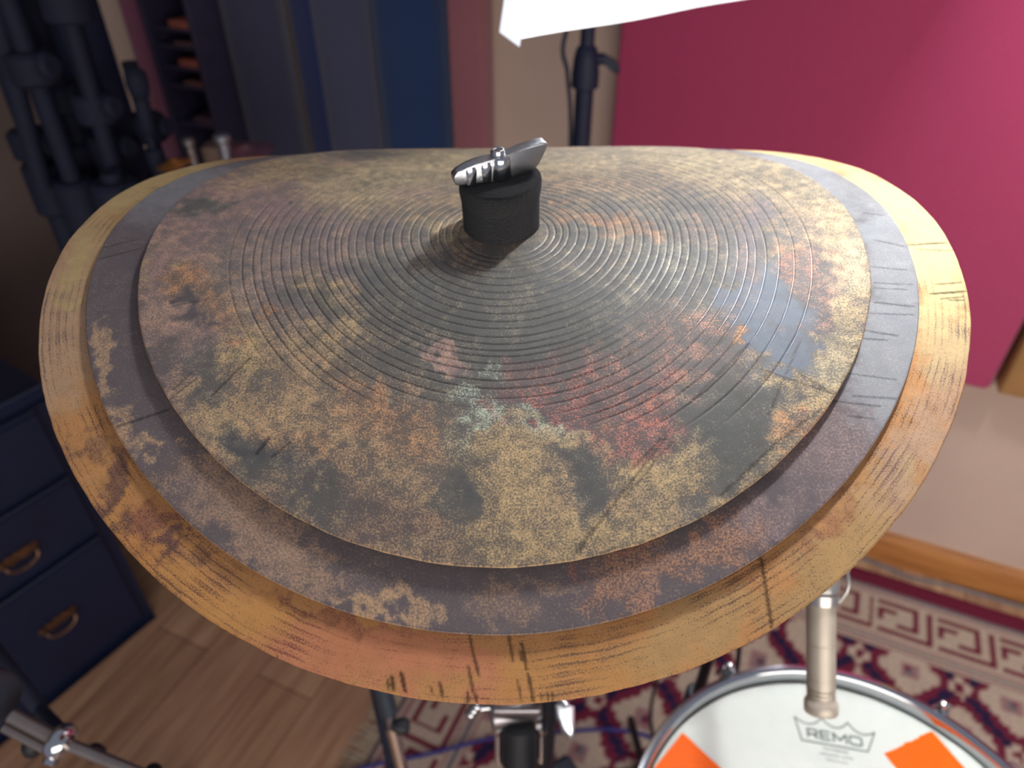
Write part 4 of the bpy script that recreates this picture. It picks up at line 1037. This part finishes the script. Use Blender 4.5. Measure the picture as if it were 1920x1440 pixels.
# ------------------------------------------------------------------ chest of drawers, left
def chest():
    a = Vector((-.797, .932, 0)); d = Vector((-.547, -.837, 0)); n = Vector((.837, -.547, 0)); up = Vector((0, 0, 1)); Mx = Matrix((d, -n, up)).transposed()
    t = thing('chest_of_drawers', a + d * .45 - n * .22, 'dark chest of drawers with brass bail handles standing at the left', 'chest of drawers')
    m = mat('haze_tinted_wood', (14, 26, 56), .5, noise=(6, .2))  # dark wood tinted blue, veiling glare put into its colour
    brass = mat('aged_brass', (132, 98, 74), .4, .8, noise=(90, .3))
    bm = B(); box(bm, a + d * .45 - n * .225 + up * .320, (.90, .43, .635), Mx, .012); obj('carcass', bm, m, t)
    bm = B(); box(bm, a + d * .45 - n * .22 + up * .640, (.92, .46, .018), Mx, .008); obj('top', bm, m, t)
    for i, (z0, z1) in enumerate(((.03, .215 + .08), (.312, .455), (.47, .61))):
        bm = B(); box(bm, a + d * .45 + n * -.006 + up * (z0 + z1) / 2, (.86, .02, z1 - z0), Mx, .006); dr = obj('drawer', bm, m, t)
        for hx in (.145, .72):
            zc = (.184, .372, .545)[i]; c = a + d * (hx + (.0, -.003, 0)[i]) + n * .007 + up * zc
            bm = B(); Mh = Matrix((d, up, n)).transposed().to_4x4(); Mh.translation = c
            prism(bm, [(-.036, .003), (-.032, .010), (-.024, .007), (-.016, .012), (-.006, .009), (0, .014), (.006, .009), (.016, .012), (.024, .007), (.032, .010), (.036, .003), (.033, -.006), (.024, -.004), (.014, -.010), (0, -.006), (-.014, -.010), (-.024, -.004), (-.033, -.006)], .003, Mh, .0008)
            q = lambda x, y, z: Mh @ Vector((x, y, z))
            tube(bm, [q(-.026, .002, .002), q(-.027, -.002, .012), q(-.020, -.012, .016), q(0, -.017, .017), q(.020, -.012, .016), q(.027, -.002, .012), q(.026, .002, .002)], .0028)
            h = obj('handle', bm, brass, dr)
chest()

# ------------------------------------------------------------------ black stands by the left wall
def mic_stand(x, y, h, r, label, lean=(0, 0), boom=None, clampz=(), tip=None, feet=0.2, ang=0):
    t = thing('microphone_stand', (x, y, 0), label, 'microphone stand', 'black stands crowded at the left')
    top = Vector((x + lean[0], y + lean[1], h)); base = Vector((x, y, .10)); mid = base.lerp(top, .55)
    bm = B(); cyl(bm, base, mid, r); obj('lower_tube', bm, BK, t)
    bm = B(); cyl(bm, mid - (top - base) * .02, top, r * .72); obj('upper_tube', bm, BK, t)
    bm = B(); cyl(bm, mid - (top - base) * .025, mid + (top - base) * .03, r * 1.6, ch=r * .3); obj('collar', bm, BK, t)
    for z in clampz:
        bm = B(); c = base.lerp(top, (z - .10) / (h - .10)); cyl(bm, c - Vector((0, 0, .022)), c + Vector((0, 0, .022)), r * 1.7, ch=r * .3); cyl(bm, c - Vector((.0, .0, 0)), c + Vector((.04, -.02, .006)), r * .7); cyl(bm, c + Vector((.03, -.018, .006)), c + Vector((.044, -.022, .008)), r * .95, ch=r * .25); obj('clamp', bm, BK, t)
    bm = B(); lathe(bm, (x, y, 0), (0, 0, 1), [(0, .028), (.012, .030), (.030, .026), (.034, r), (.11, r)], 28); obj('round_base', bm, BK, t)
    if boom:
        bm = B(); a, b = Vector(boom[0]), Vector(boom[1]); cyl(bm, a, b, r * .7); cyl(bm, a, a + (b - a) * .12, r * 1.8, ch=.003); obj('boom_arm', bm, BK, t)
    if tip:
        bm = B(); lathe(bm, top - Vector((0, 0, .002)), (tip[0] - top.x, tip[1] - top.y, tip[2] - top.z), [(0, r * .8), (.01, r * 1.3), (.05, r * 1.35), (.054, r * 1.1), (.058, r * 1.5), (.075, r * 1.9), (.09, r * 1.8), (.097, r * 1.0)], 20); obj('clip', bm, BK, t)
    return t
BK = mat('matte_black_steel', (8, 17, 42), .8, .0)  # black steel with the blue lift of lens glare mixed into the colour
mic_stand(-.770, 1.10, 1.60, .018, 'leftmost black stand, a thick straight pole by the left wall', (.045, 0), clampz=(1.0, 1.25), ang=20, feet=.11)
mic_stand(-.728, 1.16, 1.62, .020, 'second thick black pole from the left in the crowd of stands', (.03, .01), clampz=(1.05, 1.3), ang=70, feet=.11)
mic_stand(-.700, 1.06, 1.58, .019, 'third black pole from the left, nearest of the crowded stands', (.04, .0), boom=((-.68, 1.06, 1.30), (-.72, 1.05, .95)), clampz=(1.12,), ang=0, feet=.12)
mic_stand(-.665, 1.14, 1.62, .019, 'black stand in the middle of the crowd with two clamps', (.035, .0), clampz=(.98, 1.2), ang=40, feet=.11)
mic_stand(-.625, 1.08, 1.24, .017, 'black stand right of the crowd with its boom folded down', (.012, 0), boom=((-.60, 1.07, 1.22), (-.615, 1.06, .86)), clampz=(.93, 1.06), ang=85, feet=.12)
mic_stand(-.600, 1.18, 1.10, .016, 'short black stand behind the folded boom', (.005, 0), clampz=(.90, 1.0), ang=15, feet=.1)
mic_stand(-.566, 1.10, 1.015, .0085, 'thin black stand with an upright clip against the bare beige wall', (.008, 0), clampz=(.97,), tip=(-.551, 1.10, 1.10), ang=50, feet=.12)
mic_stand(-.592, 1.02, .985, .020, 'low thick black stand directly left of the small brass cymbal', (.0, 0), clampz=(.90, .95), ang=100, feet=.1)
def bag():
    bm = B()
    for k, (x0, y0, w_, h0, h1) in enumerate(((-.745, 1.275, .15, .0, 1.75),)):
        box(bm, (x0, y0, (h0 + h1) / 2), (w_, .06, h1 - h0), Matrix.Rotation(.25, 3, 'Z'), .028)
    prop(obj('instrument_bag', bm, mat('black_padded_nylon', (12, 24, 58), .75, bump=(40, .2)), smooth=60), 'tall dark padded bag standing behind the crowded black stands', 'bag')  # blue in the black nylon imitates glare over the dark corner
bag()
# small percussion cymbals on chrome posts beyond the stack
def small_cymbal(c, r, col, label, post_top, tilt):
    x, y, z = c; M = Vector((tilt[0], tilt[1], 1)).normalized()
    bm = B(); lathe(bm, Vector(c), M, [(-.004, r), (-.003, r + .0006), (.001, r * .6), (.003, r * .25), (.005, r * .18), (.006, .003)], 48)
    o = obj('cymbal', bm, mat('small_cymbal_bronze', col, .35, .8, noise=(60, .2))); prop(o, label, 'cymbal', 'small cymbals behind the stack')
    return o
def post(x, y, h, r, label, col):
    t = thing('percussion_stand', (x, y, 0), label, 'percussion stand', 'chrome posts behind the stack')
    bm = B(); cyl(bm, (x, y, .1), (x, y, h), r, ch=.002); lathe(bm, (x, y, h - .012), (0, 0, 1), [(0, r), (.003, r * 1.35), (.010, r * 1.35), (.013, r)], 20); obj('post', bm, col, t)
    for k in range(3):
        a = math.radians(30 + 120 * k); bm = B(); cyl(bm, (x, y, .14), (x + .10 * math.cos(a), y + .10 * math.sin(a), .010), .005); obj('leg', bm, col, t)
    return t
dull = mat('dull_steel', (132, 124, 124), .35, .8)
t1_ = post(-.500, 1.10, 1.008, .0075, 'slim dull steel post with a rounded tip right of the small brass cymbal', dull)
t2_ = post(-.447, 1.10, 1.014, .0100, 'thicker grey steel post left of the small pinkish cymbal', mat('grey_steel', (150, 150, 156), .3, .8))
small_cymbal((-.520, 1.075, .980), .027, (236, 160, 84), 'small brass cymbal edge in bright orange beyond the stack', 1.0, (-.16, .02))
small_cymbal((-.425, 1.13, .983), .042, (176, 126, 136), 'small pinkish cymbal beside the thick grey post beyond the stack', 1.0, (.0, .0))
for (x, y, z, lab) in ((-.520, 1.075, .980, 'small brass'), (-.425, 1.13, .983, 'small pinkish')):
    t = thing('percussion_stand', (x, y, 0), 'thin dark stand under the %s cymbal' % lab, 'percussion stand', 'stands under the small cymbals')
    bm = B(); cyl(bm, (x, y, .08), (x, y, z - .004), .005); obj('post', bm, BK, t)
    for k in range(3):
        a = math.radians(90 + 120 * k); bm = B(); cyl(bm, (x, y, .12), (x + .07 * math.cos(a), y + .07 * math.sin(a), .008), .004); obj('leg', bm, BK, t)
bm = B(); box(bm, (-.474, 1.15, .958), (.052, .04, .05), bevel=.004)
prop(obj('wood_block', bm, mat('dim_brown_wood', (104, 82, 72), .6)), 'small brown wood block between the two steel posts', 'wood block')
t = thing('percussion_stand', (-.474, 1.15, 0), 'dark stand under the small brown wood block', 'percussion stand', 'stands under the small cymbals')
bm = B(); cyl(bm, (-.474, 1.15, .08), (-.474, 1.15, .933), .006); obj('post', bm, BK, t)
for k in range(3):
    a = math.radians(60 + 120 * k); bm = B(); cyl(bm, (-.474, 1.15, .12), (-.474 + .07 * math.cos(a), 1.15 + .07 * math.sin(a), .008), .004); obj('leg', bm, BK, t)

# ------------------------------------------------------------------ boom arm at bottom left, stand at bottom centre
def boom_stand():
    t = thing('boom_stand', (-.62, .36, 0), 'chrome boom arm with round collar and black disc clutch at the lower left corner', 'boom stand')
    a = Vector((-.424, .308, .783)); c = Vector((-.381, .294, .766)); e = Vector((-.255, .262, .728)); d = (e - a).normalized()
    st_m = mat('scuffed_chrome', (172, 160, 152), .28, .9, noise=(30, .12))
    bm = B(); cyl(bm, a, c, .0065, seg=32, ch=.001); s_ = d.cross(Vector((0, 0, 1))).normalized(); cyl(bm, a + s_ * .0095 - Vector((0, 0, .003)), c + s_ * .0095 - Vector((0, 0, .003)), .0035); obj('outer_tube', bm, st_m, t)
    bm = B(); cyl(bm, c, e, .0052, seg=32, ch=.001); obj('inner_tube', bm, st_m, t)
    bm = B(); lathe(bm, c - d * .008, d, [(0, .007), (.001, .0125), (.004, .0145), (.008, .015), (.012, .0142), (.015, .012), (.016, .006)], 40); cyl(bm, c, c + s_ * .017 - Vector((0, 0, .006)), .006, ch=.001); obj('collar', bm, chrome, t)
    dk = Vector((-.447, .318, .790)); bm = B(); nrm = Vector((.80, -.35, .25)).normalized(); lathe(bm, dk - nrm * .014, nrm, [(0, .022), (.002, .025), (.006, .026), (.009, .025), (.010, .0225), (.014, .0225), (.016, .0245), (.020, .0245), (.022, .022), (.0225, .004)], 48); obj('clutch_disc', bm, mat('dark_grey_metal', (62, 68, 80), .4, .5), t)
    bm = B(); cyl(bm, (-.54, .42, .80), (-.452, .352, .712), .0075); cyl(bm, (-.452, .352, .712), (-.405, .318, .735), .006); obj('arm', bm, BK, t)
    for p, ax in (((-.416, .300, .752), (-.05, -.2, -1)), ((-.366, .298, .742), (.2, .1, -1)), ((-.312, .283, .722), (.1, .3, 1)), ((-.300, .276, .722), (0, -.2, -1))):
        bm = B(); lathe(bm, p, ax, [(-.004, .003), (0, .0066), (.003, .0078), (.010, .0076), (.013, .0058), (.014, .002)], 24); obj('knob', bm, rubber, t)
    bm = B(); cyl(bm, (-.62, .36, .10), (-.62, .36, .55), .012); cyl(bm, (-.62, .36, .53), (-.545, .42, .80), .010); cyl(bm, (-.55, .42, .795), dk - nrm * .012, .008); obj('tube', bm, BK, t)
    for k in range(3):
        an = math.radians(200 + 120 * k); bm = B(); cyl(bm, (-.62, .36, .2), (-.62 + .22 * math.cos(an), .36 + .22 * math.sin(an), .010), .008); obj('leg', bm, BK, t)
boom_stand()
def center_stand():
    t = thing('boom_stand', (-.16, .40, 0), 'black upright stand tube with a bright chrome lower rod left of the cymbal stand', 'boom stand')
    bm = B(); cyl(bm, (-.150, .435, .66), (-.1385, .412, .590), .0100, seg=28, ch=.001); obj('upper_tube', bm, mat('grey_sheen_tube', (66, 78, 90), .3, .5), t)
    bm = B(); cyl(bm, (-.1385, .412, .592), (-.1345, .400, .560), .0062, seg=28); obj('sleeve', bm, dull, t)
    bm = B(); cyl(bm, (-.1365, .405, .574), (-.110, .345, .40), .0072, seg=28); obj('chrome_rod', bm, chrome, t)
    bm = B(); cyl(bm, (-.155, .440, .66), (-.14, .398, .50), .0095); cyl(bm, (-.140, .398, .51), (-.16, .40, .06), .0085); obj('rear_tube', bm, BK, t)
    bm = B(); lathe(bm, (-.124, .402, .580), (1, .2, -.3), [(-.012, .004), (-.004, .009), (.003, .0095), (.008, .007)], 20); obj('knob', bm, rubber, t)
    bm = B(); cyl(bm, (-.116, .348, .43), (-.16, .40, .30), .006); obj('brace', bm, BK, t)
    for k in range(3):
        an = math.radians(30 + 120 * k); bm = B(); cyl(bm, (-.16, .40, .12), (-.16 + .16 * math.cos(an), .40 + .16 * math.sin(an), .012 if k == 1 else .018), .007); obj('leg', bm, BK, t)
center_stand()
# slim dark rod crossing the rug, pedal and cables
def pedal():
    t = thing('drum_pedal', (.16, .50, 0), 'black foot pedal lying dark on the rug left of the snare drum', 'drum pedal')
    bm = B(); box(bm, (.13, .50, .019), (.09, .26, .012), Matrix.Rotation(.55, 3, 'Z'), .004); obj('base_plate', bm, BK, t)
    bm = B(); box(bm, (.13, .50, .05), (.07, .22, .010), Matrix.Rotation(.55, 3, 'Z') @ Matrix.Rotation(.15, 3, 'X'), .004); obj('footboard', bm, mat('dark_steel_plate', (52, 56, 68), .4, .6), t)
pedal()
blue = mat('blue_cable_rubber', (44, 44, 128), .5)
bm = B(); tube(bm, [W(-.62, .35, .0035), W(-.56, .40, .0045), W(-.49, .458, .0108), W(-.407, .517, .0110), W(-.30, .600, .0110), W(-.202, .655, .0110), W(-.10, .705, .0110), W(-.02, .720, .0110), W(.08, .70, .0110), W(.2, .64, .0110)], .0034)
prop(obj('blue_cable', bm, blue), 'blue cable curving across the patterned rug below the stack', 'cable')
bm = B(); tube(bm, [W(-.33, .42, .0106), W(-.22, .50, .0106), W(-.12, .60, .0106), W(-.02, .665, .0106), W(.06, .72, .0106), W(.1, .80, .0106)], .0030)
prop(obj('black_cable', bm, rubber), 'thin black cable on the rug crossing near the blue cable', 'cable')
bm = B(); pts = []
for k in range(15):
    s = -.2 + k * .13; pts.append(W(s, 1.335 + .012 * math.sin(k * 1.1), .0125 if 1.335 + .012 * math.sin(k * 1.1) < 1.33 else .0105))
pts = [W(-.1, 1.348, .0045), W(.12, 1.348, .0045), W(.30, 1.350, .0045), W(.36, 1.345, .0045), W(.42, 1.335, .0050), W(.50, 1.345, .0045), W(.62, 1.350, .0045), W(.8, 1.350, .0045), W(1.1, 1.348, .0045)]
tube(bm, pts, .0042)
prop(obj('grey_cable', bm, mat('grey_cable_rubber', (120, 116, 120), .5)), 'grey cable running along the foot of the pine baseboard', 'cable')
